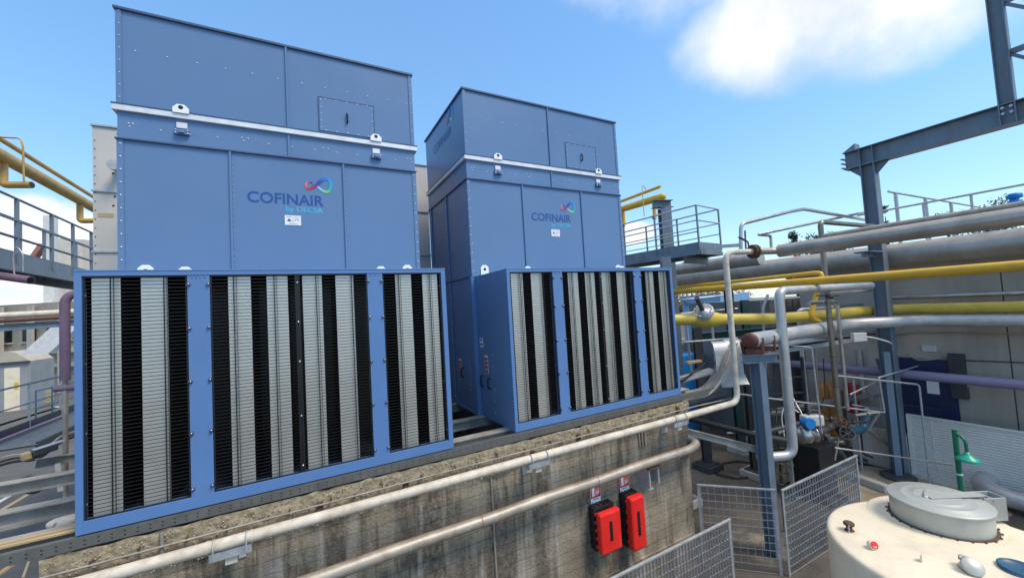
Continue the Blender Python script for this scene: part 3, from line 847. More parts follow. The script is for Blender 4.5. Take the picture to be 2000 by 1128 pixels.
WPY, WPZ = -.30, -.285
rt = onY(1440, 775, WPY)
rx = rt.x
wp = thing('white_pipe', (0, WPY, WPZ), 'long chalky white pipe along the basin wall, rising beside the right tower', 'pipe')
top = V((rx, WPY, 2.66))
b = MB(); b.tube([(-1.2, WPY, WPZ), (rx, WPY, WPZ), top, (rx + .75, WPY - .25, 2.66)], .056, 18, .2, True, 8); b.build('pipe_run', WHITEP, wp)
for x in (1.0, 1.35, 4.35, 4.95, 7.55):
    b = MB(); b.cyl((x - .012, WPY, WPZ), (x + .012, WPY, WPZ), .060, 18); b.build('pipe_clamp', WHITEP, wp)
b = MB(); b.lathe((rx + .62, WPY - .207, 2.66), (.75, -.25, 0), [(0, -.05), (.14, -.05), (.14, -.015), (.12, -.012), (.12, .012), (.14, .015), (.14, .05), (0, .05)], 20); fl = b.build('flange', RUST, wp)
for k in range(10):
    a_ = k * math.pi / 5; c_ = V((rx + .62, WPY - .207, 2.66)); u_ = V((.316, .949, 0)); w_ = V((0, 0, 1)); dd = V((.949, -.316, 0))
    p_ = c_ + (u_ * math.cos(a_) + w_ * math.sin(a_)) * .125
    if k == 0: bb = MB()
    bb.cyl(p_ - dd * .07, p_ + dd * .07, .012, 6)
o = bb.build('flange_bolts', RUST, fl); o['kind'] = 'stuff'
b = MB(); c_ = V((rx + .52, WPY - .17, 2.66)); b.tube([c_, c_ + V((0, 0, .2)), c_ + V((-.12, .04, .27))], .016, 8, .04); b.tube([c_ + V((-.06, .02, .23)), c_ + V((-.2, .06, .3))], .022, 8); b.build('valve_lever', RUST, wp)
for i, x in enumerate((1.18, 4.70, 7.62)):
    br = thing('pipe_bracket', (x, WY, WPZ - .1), ('rusting steel bracket under the white pipe near the left end of the wall', 'pale steel bracket under the white pipe at mid wall, below the gap between towers', 'steel bracket holding the white pipe at the right end of the wall')[i], 'bracket', 'pipe brackets on the wall')
    b = MB(); b.box(x - .17, WPY - .03, WPZ - .135, x + .17, WPY + .05, WPZ - .057); b.build('saddle', ZINC, br, .004)
    b = MB(); b.box(x - .05, WPY, WPZ - .21, x + .05, WY + .01, WPZ - .136); b.build('arm', WHITEP, br, .004)
    b = MB(); b.box(x - .08, WY - .02, WPZ - .34, x + .08, WY + .01, WPZ - .1); b.build('wall_plate', ZINC, br)
    for dx in (-.13, .13):
        b = MB(); b.tube([(x + dx, WPY - .075, WPZ - .10), (x + dx, WPY - .075, WPZ + .02), (x + dx, WPY - .02, WPZ + .075), (x + dx, WPY + .06, WPZ + .03), (x + dx, WPY + .075, WPZ - .08)], .007, 6, .05); b.build('u_bolt', ZINC, br)
# clad pipe lower on the wall
CPY, CPZ = -.2, -.93
pipe('clad_wall_pipe', [(1.2, CPY, CPZ - .04), (2.9, CPY, CPZ - .012), (3.85, CPY + .01, CPZ - .025), (4.85, CPY - .01, CPZ + .012), (5.8, CPY + .01, CPZ - .012), (6.75, CPY, CPZ + .012), (8.02, CPY, CPZ), (8.3, CPY + .1, CPZ + .02), (8.5, 1.6, CPZ + .02)], .074, CONCPIPE,
     'weathered metal-clad pipe below the white pipe, bending round the end of the wall', 'pipe', .25, 18,
     joints=[((x, CPY, CPZ - .03 + (x - 1.2) / 6.82 * .03), (1, 0, 0)) for x in (1.95, 2.9, 3.85, 4.85, 5.8, 6.75, 7.55)], jr=1.035, jl=.022)
pipe('thin_conduit', [(-.9, -.055, -.262), (8.45, -.055, -.262), (9.4, -.12, -.262)], .010, BEAMM, 'thin grey conduit stretched along the rough top of the wall', 'conduit')
cb = thing('support_console', (6.98, -.1, -1.3), 'small open steel console bracket on the wall right of the extinguisher cabinets', 'bracket')
for (x0, z0, x1, z1, nm) in ((6.88, -1.34, 6.91, -1.02, 'plate'), (7.09, -1.30, 7.12, -1.02, 'plate'), (6.86, -1.36, 6.97, -1.34, 'foot')):
    b = MB(); b.box(x0, -.22, z0, x1, WY + .01, z1); b.build(nm, ZINC, cb, .003)
b = MB(); b.box(6.86, -.26, -1.022, 7.15, WY + .01, -1.0); b.build('top_plate', RUST, cb)

# fire extinguisher cabinets and signs
def cabinet(x0, x1, z0, z1, lab, ajar):
    t = thing('extinguisher_cabinet', ((x0 + x1) / 2, WY, z0), lab, 'cabinet', 'extinguisher cabinets')
    wd, hg = x1 - x0, z1 - z0
    b = MB(); b.box(x0, -.075, z0, x1, WY - .005, z1)
    for k in range(5): b.box(x0 - .010, -.07, z0 + hg * (.08 + k * .2), x0, WY - .02, z0 + hg * (.17 + k * .2))
    for k in range(4): b.box(x0 + wd * (.1 + k * .24), -.07, z1, x0 + wd * (.2 + k * .24), WY - .02, z1 + .012)
    b.build('back_shell', BLKP, t, .018)
    b = MB(); dy = .02 if ajar else 0
    b.box(x0 + .0, -.215, z0 - .01, x1 + .012, -.077 - dy, z1 - .01 - (.03 if ajar else 0)); dr = b.build('door', RED, t, .035)
    for k in range(5):
        b2 = MB(); zz_ = z0 + hg * (.10 + k * .19); b2.box(x0 - .008, -.115, zz_, x0 + .006, -.085, zz_ + hg * .07); b2.build('door_clip', RED, dr, .004)
    b = MB(); xc = (x0 + x1) / 2; b.box(xc - .030, -.219, z0 + hg * .26, xc + .030, -.2145, z0 + hg * .72); b.build('window', BLKP, dr, .002)
    b = MB(); b.box(x1 + .005, -.17, z0 + hg * .22, x1 + .035, -.12, z0 + hg * .28); b.build('latch', RED, dr, .005)
    return t


cabinet(5.79, 6.20, -2.06, -1.41, 'shorter red extinguisher cabinet on the concrete wall, its door slightly lower than the shell', True)
cabinet(6.44, 6.73, -2.22, -1.38, 'taller narrow red extinguisher cabinet, right of the shorter one', False)


def sign(x, z, s_, lab):
    t = thing('fire_sign', (x, WY, z), lab, 'sign', 'extinguisher signs')
    wd, hg = .205, .265
    b = MB(); b.box(x, WY - .016, z, x + wd, WY - .012, z + hg); b.build('plate', WHITE, t)
    b = MB(); b.box(x + .006, WY - .018, z + .075, x + wd - .006, WY - .0162, z + hg - .006); rd = b.build('red_field', REDS, t)
    b = MB(); b.box(x + .03, WY - .0195, z + .10, x + .085, WY - .0182, z + .235); b.build('extinguisher_symbol', WHITE, rd)
    for k in range(3):
        b = MB(); xx = x + .105 + k * .026
        b.prism([(xx, WY - .0182, z + .10 + k * .01), (xx + .012, WY - .0182, z + .10 + k * .01), (xx + .022, WY - .0182, z + .15), (xx + .012, WY - .0182, z + .19), (xx + .022, WY - .0182, z + .235), (xx + .008, WY - .0182, z + .20), (xx + .002, WY - .0182, z + .15)], (0, -.0013, 0)); b.build('flame_symbol', WHITE, rd)
    b = MB(); b.box(x + .05, WY - .0175, z + .045, x + .155, WY - .0161, z + .055); b.build('caption', BLKP, t)
    b = MB(); b.box(x + .02, WY - .0175, z + .012, x + .032, WY - .0161, z + .028); b.build('mark', BLKP, t)


sign(5.835, -1.39, 1, 'fire extinguisher sign above the shorter cabinet')
sign(6.465, -1.385, 1, 'fire extinguisher sign above the taller cabinet, partly behind the clad pipe')

# ------------------------------------------------------------------ galvanised grating fences
FT = -1.7


def fence(a, b_, lab, pitch, flat=.028, rows=11, wire=.004, frame=.05, thick=.004):
    a = V(a); b_ = V(b_); a.z = b_.z = 0; t = thing('mesh_fence', (a.x, a.y, G), lab, 'fence', 'galvanised mesh fence panels')
    L_ = (b_ - a).length; d = (b_ - a) / L_; r_ = V((-d.y, d.x, 0))
    at3 = lambda s_, z: V((a.x + d.x * s_, a.y + d.y * s_, z))
    m = MB(); m.bar(at3(0, FT - .012), at3(L_, FT - .012), .034, .03); m.build('top_rail', ZINC, t, .004)
    for s_ in (frame / 2, L_ - frame / 2):
        m = MB(); m.bar(at3(s_, G), at3(s_, FT - .028), .012, frame, r_.cross(V((0, 0, 1)))); m.build('post', ZINC, t)
    m = MB(); s_ = frame + .01
    while s_ < L_ - frame:
        m.bar(at3(s_, G + .12), at3(s_, FT - .028), flat, thick, d); s_ += pitch
    m.build('vertical_bars', ZINC, t)
    m = MB()
    for k in range(rows):
        z = FT - .16 - k * .132; m.bar(at3(frame, z), at3(L_ - frame, z), .007, .007)
    m.build('horizontal_wires', ZINC, t)
    return t


fence((8.30, -.02, 0), (9.215, -.93, 0), 'open wire mesh fence panel set at an angle between the wall and the steel column', .118, .008, 11, thick=.006)
fence((9.27, -1.0, 0), (12.05, -1.05, 0), 'long close-barred grating fence panel leading right past the tank', .088, .026, 11)
fence((4.6, -1.05, 0), (7.70, -1.05, 0), 'close-barred grating fence panel in front of the extinguisher cabinets', .066, .030, 11)
m = MB(); q = onY(1490, 0, -1.0); b = MB(); p0 = onY(1418, 1028, -1.02); b.box(8.05, .25, -2.36, 8.45, .28, -2.16)
tag(b.build('blue_plate', BLUEP), 'small teal plate hanging behind the open mesh fence panel', 'plate')

# ------------------------------------------------------------------ cream tank
TC = V((7.407, -3.645, 0)); TR, TZ = 1.025, -.80
tk = thing('storage_tank', (TC.x, TC.y, G), 'cream cylindrical tank with a grey hinged lid, right foreground', 'tank')
b = MB(); b.lathe((TC.x, TC.y, G), (0, 0, 1), [(TR, 0), (TR, TZ - G - .05), (TR - .006, TZ - G - .02), (TR - .022, TZ - G - .004), (TR - .05, TZ - G + .003), (TR * .5, TZ - G + .03), (0, TZ - G + .04)], 96); b.build('shell', CREAM, tk)
LC = V((7.925, -3.375)); zt = lambda x, y: TZ + .04 * (1 - min(1, math.hypot(x - TC.x, y - TC.y) / TR))
b = MB(); b.lathe((LC.x, LC.y, TZ - .03), (0, 0, 1), [(.60, 0), (.60, .0385), (.595, .042), (.44, .047)], 64); b.build('reinforcing_pad', CREAM, tk)
b = MB()
for k in range(24): b.cyl((LC.x + .428 * math.cos(k * .2618), LC.y + .428 * math.sin(k * .2618), TZ + .03), (LC.x + .428 * math.cos(k * .2618), LC.y + .428 * math.sin(k * .2618), TZ + .046), .009, 6)
o = b.build('ring_bolts', DARKST, tk); o['kind'] = 'stuff'
b = MB(); b.lathe((LC.x, LC.y, TZ - .03), (0, 0, 1), [(.455, 0), (.455, .055), (.44, .062), (.40, .062), (.40, .05)], 64); rim = b.build('manhole_ring', CREAM, tk)
b = MB(); b.lathe((LC.x, LC.y, TZ + .03), (0, 0, 1), [(.418, .003), (.418, .010), (.39, .012)], 64); b.build('ring_gasket', RUST, rim)
b = MB(); b.lathe((LC.x, LC.y, TZ + .03), (0, 0, 1), [(.39, 0), (.395, .10), (.398, .215)], 64); b.build('collar', LIDM, tk)
b = MB(); b.lathe((LC.x, LC.y, TZ + .245), (0, 0, 1), [(.38, -.004), (.412, -.002), (.414, .012), (.405, .02), (.30, .024), (.295, .030), (.285, .031), (.20, .032), (.195, .038), (.185, .039), (0, .041)], 64); lid = b.build('lid', LIDM, tk)
dx = V((.86, -.51, 0)); c3_ = V((LC.x, LC.y, TZ + .285)); 
b = MB(); b.bar(c3_ - dx * .12 + V((0, 0, .008)), c3_ + dx * .44 + V((0, 0, .008)), .11, .012); b.build('lid_strap', LIDM, lid, .003)
b = MB(); b.ball(c3_ - dx * .13, .03, 8, 5, (1, 1, .6)); b.tube([c3_ - dx * .13, c3_ - dx * .15 + V((0, 0, .05)), c3_ - dx * .12 + V((0, 0, .08))], .008, 6, .02); b.build('lid_knob', LIDM, lid)
hb = c3_ + dx * .5; n_ = V((.51, .86, 0))
b = MB()
for s_ in (-1, 1): b.bar(hb + n_ * (.075 * s_) + V((0, 0, -.12)) - dx * .1, hb + n_ * (.075 * s_) + V((0, 0, -.12)) + dx * .12, .012, .24)
b.bar(hb + dx * .115 - V((0, 0, .12)) - n_ * .081, hb + dx * .115 - V((0, 0, .12)) + n_ * .081, .012, .24); b.build('hinge_bracket', LIDM, tk, .003)
b = MB(); b.cyl(hb - n_ * .09 + V((0, 0, -.02)), hb + n_ * .09 + V((0, 0, -.02)), .014, 8); b.build('hinge_pin', ZINC, tk)


def tankpt(px, py):
    p = onZ(px, py, TZ + .01); p.z = zt(p.x, p.y) - .012; return p


p = tankpt(1659, 1035)
b = MB(); b.lathe(p, (0, 0, 1), [(.045, 0), (.045, .02), (.028, .025), (.028, .07), (.048, .075), (.05, .095), (.04, .105), (0, .108)], 16); cp = b.build('vent_cap', RUST, tk, 0, 'rusty vent cap with a chain')
b = MB()
for k in range(6): b.ball(p + V((-.05 - .012 * (k % 2), -.02, .085 - k * .017)), .010, 6, 4, (.6, 1, 1))
b.build('chain', ZINC, cp)
p = tankpt(1706, 1072)
ax = V((-.45, -.75, .45)).normalized()
b = MB(); b.lathe(p - ax * .0 + V((0, 0, .03)), (0, 0, 1), [(.034, -.03), (.032, .0), (.03, .03)], 14); nz_ = b.build('red_cap_nozzle', CREAM, tk)
b = MB(); b.lathe(p + V((0, 0, .055)), ax, [(.04, -.03), (.042, .015), (.034, .017)], 16); b.build('nozzle_head', CREAM, nz_)
b = MB(); b.cyl(p + V((0, 0, .055)) + ax * .012, p + V((0, 0, .055)) + ax * .022, .034, 16); b.build('red_cap', RED, nz_)
p = tankpt(1800, 1098)
b = MB(); b.prism([p + V((-.03, .0, 0)), p + V((.03, 0, 0)), p + V((.025, 0, .08)), p + V((0, 0, .10)), p + V((-.025, 0, .08))], (0, -.014, 0)); b.build('lifting_eye', CREAM, tk)
p = tankpt(1897, 1120); ax = V((-.55, -.45, .7)).normalized()
b = MB(); b.lathe(p + V((0, 0, .05)), ax, [(0, -.09), (.065, -.09), (.065, .02), (.075, .025), (.075, .05), (.068, .055), (0, .058)], 22); gc = b.build('grey_cap', LIDM, tk)
b = MB(); b.tube([p + V((.0, .06, .10)), p + V((.05, .07, .11)), p + V((.10, .02, .08)), p + V((.09, -.05, .02))], .014, 8, .05); b.build('cap_lever', LIDM, gc)
p = tankpt(1990, 1118) + V((0, 0, .022))
b = MB(); b.lathe(p, (0, 0, 1), [(.125, -.05), (.125, .03), (.112, .034), (.108, .028), (.104, .02), (0, .018)], 28); b.build('blue_port', BLUEP, tk, 0, 'round dark blue port at the right edge')

# ------------------------------------------------------------------ emergency shower
p0 = P(1877, 955, 7.6); sx, sy = p0.x, p0.y; zt_ = onX(1862, 838, sx).z
sh = thing('emergency_shower', (sx, sy, G), 'green emergency shower post with a teal bell-shaped head', 'shower')
b = MB(); b.tube([(sx, sy, G), (sx, sy, zt_)], .042, 14); b.build('post', GREEN, sh)
hd = P(1889, 888, 7.45)
b = MB(); b.tube([(sx, sy, zt_ - .05), (hd.x, hd.y, zt_ - .13), (hd.x, hd.y, hd.z + .04)], .026, 12, .16); b.build('arm', GREEN, sh)
b = MB(); b.lathe((hd.x, hd.y, hd.z - .1), (0, 0, 1), [(.17, 0), (.175, .012), (.145, .045), (.085, .085), (.045, .12), (.03, .16), (0, .16)], 24); b.build('shower_head', TEAL, sh)
b = MB(); b.cyl((sx, sy, zt_ - .87), (sx, sy, zt_ - .84), .048, 14); b.build('band', WHITE, sh)
b = MB(); pw = V((sx + .1, sy + .35, zt_ + .05)); b.tube([pw, pw - V((-.02, 0, .9)), pw - V((-.1, 0, 1.05))], .007, 6, .1); b.build('pull_rod', ZINC, sh)

# ------------------------------------------------------------------ pipe rack on the right
AX, AY = 15.75, -.5
bz1, bz0 = onX(1655, 299, AX).z, onX(1655, 333, AX).z
fr = thing('portal_frame', (AX, AY, G), 'tall grey-blue steel portal of column and sloping-seen beam above the pipes', 'steel frame')
b = MB(); b.hbeam((AX, AY, G), (AX, AY, bz0), .30, .30, .022, .014, (0, 1, 0)); b.build('column', STEEL, fr)
ye = onX(1651, 316, AX).y
b = MB(); b.hbeam((AX, ye, (bz0 + bz1) / 2), (AX, -6.5, (bz0 + bz1) / 2), bz1 - bz0, .30, .022, .014); b.build('beam', STEEL, fr)
for y0, s_ in ((AY - .15, -1), (AY + .15, 1)):
    b = MB(); b.prism([(AX - .01, y0, bz0 - .001), (AX - .01, y0 + s_ * .30, bz0 - .001), (AX - .01, y0, bz0 - .32)], (.02, 0, 0)); b.build('haunch', STEEL, fr)
for y0 in (AY - .14, AY + .14):
    b = MB(); b.box(AX - .145, y0 - .008, bz0 + .023, AX + .145, y0 + .008, bz1 - .023); b.build('stiffener', STEEL, fr)
b = MB(); b.prism([(AX - .15, ye - .02, bz1 + .001), (AX - .15, ye - .30, bz1 + .001), (AX - .15, ye - .30, bz1 + .17)], (.3, 0, 0)); b.build('end_gusset', STEEL, fr)
for k in range(3):
    b = MB(); b.box(AX - .16, ye + .001, bz0 + .06 + k * .13, AX + .16, ye + .06, bz0 + .075 + k * .13); b.build('end_rib', STEEL, fr)
yb = onX(1968, 195, AX).y
up_ = thing('upper_post', (AX, yb, bz1), 'steel post with lattice bolted on the beam, top right corner', 'steel frame')
b = MB(); b.hbeam((AX - .05, yb, bz0 - .02 + .04), (AX - .05, yb, bz1 + 4.0), .24, .24, .018, .012, (0, 1, 0)); b.build('post', STEEL, up_)
b = MB(); b.hbeam((AX - .05, yb - .75, bz1 + .003), (AX - .05, yb - .75, bz1 + 4.0), .24, .24, .018, .012, (0, 1, 0)); b.build('post', STEEL, up_)
for k in range(3):
    z = bz1 + .5 + k * 1.15
    b = MB(); b.bar((AX - .05, yb - .125, z + .55), (AX - .05, yb - .63, z), .06, .06); b.build('brace', STEEL, up_)
    b = MB(); b.bar((AX - .05, yb - .125, z + .6), (AX - .05, yb - .63, z + .6), .06, .12); b.build('tie', STEEL, up_)
b = MB()
for k in range(4): b.cyl((AX - .19, yb - .06 + .12 * (k % 2), bz1 - .1 - .13 * (k // 2)), (AX - .165, yb - .06 + .12 * (k % 2), bz1 - .1 - .13 * (k // 2)), .03, 6)
o = b.build('bolts', ZINC, up_); o['kind'] = 'stuff'


def ypipe(name, X, z, r, y0, y1, m, lab, n=20, nj=0, jm=None, z1=None, jr=1.03):
    a = V((X, y0, z)); c = V((X, y1, z if z1 is None else z1))
    return pipe(name, [a, c], r, m, lab, 'pipe', 0, n, joints=along(a, c, [(k + .5) / nj for k in range(nj)]) if nj else (), jm=jm, jr=jr)


UX = 10.5
uy = onX(1522, 489, UX).y
ypipe('insulated_pipe', UX, 2.65, .13, uy, -6.2, CLAD, 'upper metal-clad insulated pipe running right past the steel column', 22, 5)
b = MB(); b.tube([(rx + .70, WPY - .235, 2.66), (UX - .12, uy + .08, 2.66), (UX, uy - .05, 2.65), (UX, uy - .35, 2.65)], .07, 14, .12)
tag(b.build('bare_pipe_stub', CONCPIPE), 'short bare pipe between the rusty flange and the insulated pipe', 'pipe')
ypipe('yellow_pipe', 12.0, 2.01, .088, 7.0, -6.2, YELLOW, 'bright yellow gas pipe crossing in front of the steel column', 18)
pipe('yellow_pipe', [onX(1327, 561, 12.4), onX(1590, 533, 12.4), onX(1604, 531, 12.4) + V((0, 0, -.02)), onX(1606, 545, 12.4) + V((0, 0, -.1))], .05, YELLOW, 'thin yellow pipe just above the bright yellow gas pipe, ending in a bend', 'pipe', .1)
ypipe('insulated_duct', 16.5, 2.625, .34, 9.0, -7.0, CLAD, 'thick metal-clad duct behind the steel column, above the yellow pipe', 28, 7)
ypipe('insulated_pipe', 15.0, 2.93, .22, 9.0, 2.15, CLAD, 'dark clad pipe ending behind the white riser, above the thick duct', 22, 3)
ypipe('polished_pipe', 16.75, 1.455, .055, -.1, -7.0, INOX, 'thin polished pipe on the grey building wall', 14)
yp = thing('yellow_valve_pipe', P(1310, 624, 8.3), 'large dull yellow pipe with a flanged valve, beside the right tower', 'pipe')
YL = [V((8.78, .62, 1.09)), V((14.6, .62 - (14.6 - 8.78) * .05, 1.06)), V((16.45, -.6, 1.05)), V((16.45, -7, 1.05))]
l0 = P(1310, 624, 9.3); lm = P(1518, 622, 9.7); l1 = P(1690, 607, 10.9)
YL = [l0, lm, l1, V((16.45, l1.y - .5, 1.14)), V((16.45, -7, 1.14))]
b = MB(); b.tube(YL, .135, 22, .35, True, 8); b.build('pipe_run', YELLOWD, yp)
vd = (lm - l0).normalized(); vc = l0 + (lm - l0) * .33
b = MB(); b.lathe(vc - vd * .42, vd, [(.122, 0), (.135, .02), (.135, .06), (.17, .14), (.20, .32), (.20, .5), (.165, .68), (.14, .78), (.14, .82), (.122, .84)], 24); vb = b.build('valve_body', YELLOWD, yp)
sa = (UP * .75 - RT * .55 - FW * .42).normalized()
b = MB(); b.lathe(vc, sa, [(.15, 0), (.15, .21), (.0, .211)], 20); b.build('valve_neck', YELLOWD, vb)
b = MB(); b.lathe(vc + sa * .20, sa, [(.14, 0), (.235, .0), (.235, .035), (.225, .04), (.225, .055), (.235, .06), (.235, .095), (.09, .10), (.08, .13), (0, .13)], 24); fl = b.build('bonnet_flange', ZINC, vb)
b = MB(); xo = sa.orthogonal().normalized(); yo = sa.cross(xo)
for k in range(14):
    q = vc + sa * .295 + (xo * math.cos(k * math.pi / 7) + yo * math.sin(k * math.pi / 7)) * .20; b.cyl(q, q + sa * .03, .022, 6)
o = b.build('bonnet_bolts', CHROME, fl); o['kind'] = 'stuff'
b = MB(); b.cyl(vc + sa * .31, vc + sa * .72, .055, 12); b.build('stem_sleeve', DARKST, vb)
b = MB(); b.tube([P(1600, 557, 10.0), P(1590, 590, 10.0), P(1583, 622, 9.9), P(1600, 628, 10.1)], .062, 14, .15); tag(b.build('yellow_pipe', YELLOW), 'short bright yellow branch dropping to the grey pipe', 'pipe')
# silver pipe with red-brown cap on the near column
s0 = P(1463, 663, 7.6); s1 = P(1650, 630, 10.4); s0.z = .90; s1.z = .84
sp = thing('capped_pipe', s0, 'pale clad pipe with a red-brown end cap resting on the near steel column', 'pipe')
sdn = (s1 - s0).normalized()
b = MB(); b.tube([s0, s1, V((16.35, s1.y - 1.0, .835)), V((16.35, -7, .835))], .148, 22, .5, True, 8); b.build('pipe_run', CLADW, sp)
b = MB(); b.lathe(s0, -sdn, [(.150, -.06), (.150, .0), (.13, .03), (.08, .05), (0, .056)], 22); b.build('end_cap', RUSTC, sp)
Dc = P(1487, 800, 7.6); Dx, Dy = Dc.x, Dc.y
cz1 = .90 - .148 - .13
for t_, wdt in ((.12, .10), (.62, .06)):
    c_ = s0 + sdn * t_; b = MB()
    b.bar((c_.x - .10, c_.y + .10, cz1 + .008), (c_.x - .10, c_.y + .10, .94), wdt, .02, (0, 1, 0)); b.bar((c_.x + .10, c_.y - .13, cz1 + .008), (c_.x + .10, c_.y - .13, .94), wdt, .02, (0, 1, 0))
    b.bar((c_.x - .11, c_.y + .10, cz1 + .06), (c_.x + .11, c_.y - .12, cz1 + .06), wdt, .10); b.build('pipe_shoe', RUSTC, sp)
dcol = thing('steel_column', (Dx, Dy, G), 'light blue-grey steel column behind the angled mesh panel, carrying the capped pipe', 'column')
b = MB(); b.hbeam((Dx, Dy, G), (Dx, Dy, cz1 - .16), .20, .20, .016, .011, (0, 1, 0)); b.build('shaft', STEELL, dcol)
b = MB(); dv = V((.88, -.47, 0)); b.hbeam(V((Dx, Dy, cz1 - .08)) - dv * .28, V((Dx, Dy, cz1 - .08)) + dv * .40, .16, .18, .014, .01); b.build('cap_beam', STEEL, dcol)
# purple pipe
ypipe('purple_pipe', 16.2, -.615, .12, 9.0, -7.0, PURPLE, 'long purple pipe passing low behind the steel columns to the right edge', 18, 5)
# vertical pipes


def vert(px, pyt, pyb, d):
    c = P(px, (pyt + pyb) / 2, d); a = onX(px, pyt, c.x).z
    r1 = (pyt, pyb)
    zt_ = CAM.z + 0
    out = []
    for py in r1:
        # height on the vertical line through c that shows at image row py
        lo, hi = -6.0, 10.0
        for _ in range(40):
            mid = (lo + hi) / 2; q = V((c.x, c.y, mid)) - CAM; y_ = 564 - FPX * q.dot(UP) / q.dot(FW)
            if y_ > py: lo = mid
            else: hi = mid
        out.append(lo)
    return V((c.x, c.y, out[0])), V((c.x, c.y, out[1]))


t_, u_ = vert(1535, 568, 888, 8.0)
e_ = P(1700, 552, 10.0); e_.z = t_.z
f_ = P(1480, 868, 7.9); f_.z = u_.z
pipe('silver_riser', [e_, t_, u_, f_], .092, SILVER, 'silver clad riser pipe right of the near column, elbowed at top and bottom', 'pipe', .22, 18,
     joints=along(t_, u_, (.18, .36, .54, .72, .9)), jr=1.03, jl=.02)
t_, u_ = vert(1620, 433, 812, 9.2)
e_ = P(1705, 440, 10.3); e_.z = t_.z - .03
pipe('stainless_riser', [e_, t_, u_], .058, mat('dark_stainless', (0.25, 0.22, 0.18), .35, .7, .15, 4, (.12, .085, .05), .6, 3), 'tall brownish stainless riser, the thicker of the thin pair', 'pipe', .14, 14, joints=along(t_, u_, (.3, .5, .7, .85)), jr=1.12, jl=.02, jm=DARKST)
t_, u_ = vert(1645, 588, 800, 9.5)
e_ = P(1580, 592, 9.2); e_.z = t_.z
pipe('stainless_riser', [e_, t_, u_], .045, INOX, 'thinner stainless riser just right of the tall one, bent left at its top', 'pipe', .12, 12, joints=along(t_, u_, (.12, .6)), jr=1.15, jl=.02)
t_, u_ = vert(1568, 605, 800, 11.0)
e_ = P(1625, 592, 11.2); e_.z = t_.z
pipe('stainless_riser', [e_, t_, u_], .055, SILVER, 'slender pale riser left of the tall stainless pair, bent right at its top', 'pipe', .14, 12)
hp = [P(1447, 492, 9.0), P(1447, 437, 9.0), P(1546, 412, 9.6), P(1570, 408, 9.8), P(1705, 432, 11.5)]
pipe('bent_tube', hp, .042, INOX, 'bent steel tube arching against the sky above the pipes', 'pipe', .14, 12)
pipe('bent_tube', [P(1457, 492, 11.0), P(1455, 450, 11.0)], .025, STEEL, 'short thin steel upright beside the arched tube', 'pipe', 0, 8)
pipe('bent_tube', [P(1507, 492, 10.2), P(1505, 460, 10.2), P(1480, 458, 10.0), P(1600, 433, 10.5), P(1700, 412, 11.2)], .035, INOX, 'lower teal-grey bent tube below the arched tube', 'pipe', .07, 10)
# two small vertical ducts and dirty horizontal pipe
t_, u_ = vert(1681, 684, 768, 12.0); pipe('vertical_duct', [t_, u_], .075, SILVER, 'left of two short silver ducts hanging under the cable tray', 'pipe', 0, 14)
t_, u_ = vert(1698, 684, 772, 12.0); e_ = P(1480, 738, 10.8); e_.z = u_.z
pipe('vertical_duct', [t_, u_, e_], .105, CLAD, 'silver duct turning into a long dirty clad pipe at low level', 'pipe', .2, 16, joints=along(u_, e_, (.25, .5, .75)))
# handrails near the pump
fb = onZ(1816, 945, G); zr = onX(1790, 750, fb.x).z; k1 = onZ(1630, 733, zr); k1b = P(1480, 668, 10.5)
pipe('handrail', [fb, V((fb.x, fb.y, zr)), P(1632, 733, 9.4)], .022, ZINC, 'galvanised handrail with a rounded corner in front of the navy door', 'handrail', .1, 10)
pipe('handrail', [P(1475, 668, 8.6), P(1585, 678, 8.8), P(1605, 845, 8.8)], .016, ZINC, 'thin handrail bending down behind the silver riser', 'handrail', .06, 8)
pipe('handrail', [P(1440, 768, 8.6), P(1500, 777, 8.9), P(1728, 805, 9.9), P(1716, 737, 9.9), P(1800, 712, 11.0), P(1850, 694, 12.0)], .02, ZINC, 'long thin rail passing behind the silver riser and kinking up at the column', 'handrail', .03, 8)
pf = onZ(1684, 918, G); pipe('rail_post', [pf, V((pf.x, pf.y, onX(1658, 740, pf.x).z))], .03, ZINC, 'slanting-seen rail post standing on the sandy ground', 'post', 0, 8)
pipe('low_rail', [P(1630, 874, 9.5), P(1745, 890, 9.3), P(1865, 908, 7.7)], .02, ZINC, 'low rail running to the green shower post', 'handrail', 0, 8)
# slender column with round plate
q0 = V((15.42, -.56, G)); qz = onX(1718, 686, q0.x).z
qc = thing('slender_column', q0, 'slender blue-grey column standing on a round base plate', 'column')
b = MB(); b.hbeam(q0 + V((0, 0, .08)), (q0.x, q0.y, qz), .14, .14, .012, .01, (.8, .6, 0)); b.build('shaft', STEELL, qc)
b = MB(); b.lathe(q0, (0, 0, 1), [(.36, 0), (.36, .05), (.34, .07), (.12, .08), (0, .08)], 32); b.build('base_plate', DARKST, qc)
b = MB(); b.box(AX + .16, -7.4, 0, AX + .17, -7.3, .1)
# low wall, ribbed wall
lw = MB(); lw.box(15.85, -.66, G, 16.1, .55, onX(1740, 844, 15.85).z); tag(lw.build('low_wall', PALEWALL, None, .02), 'low concrete wall stub at the foot of the steel portal column', 'wall')
rz = onX(1768, 809, 15.9).z
rw = thing('ribbed_panel_wall', (15.95, -4, G), 'low wall of white horizontally ribbed panels behind the tank', 'wall')
y_ = -.69
while y_ > -7:
    b = MB(); n_r = 24; hz = (rz - G - .05) / n_r
    for k in range(n_r):
        z0 = G + .05 + k * hz; b.prism([(15.90, y_, z0), (15.892, y_, z0 + hz * .2), (15.892, y_, z0 + hz * .72), (15.90, y_, z0 + hz * .9), (15.93, y_, z0 + hz * .9), (15.93, y_, z0)], (0, -2.38, 0))
    b.build('ribbed_panel', RIBW, rw); y_ -= 2.4
b = MB(); b.box(15.87, -7.2, rz, 15.95, -.69, rz + .03); b.build('capping', RIBW, rw)
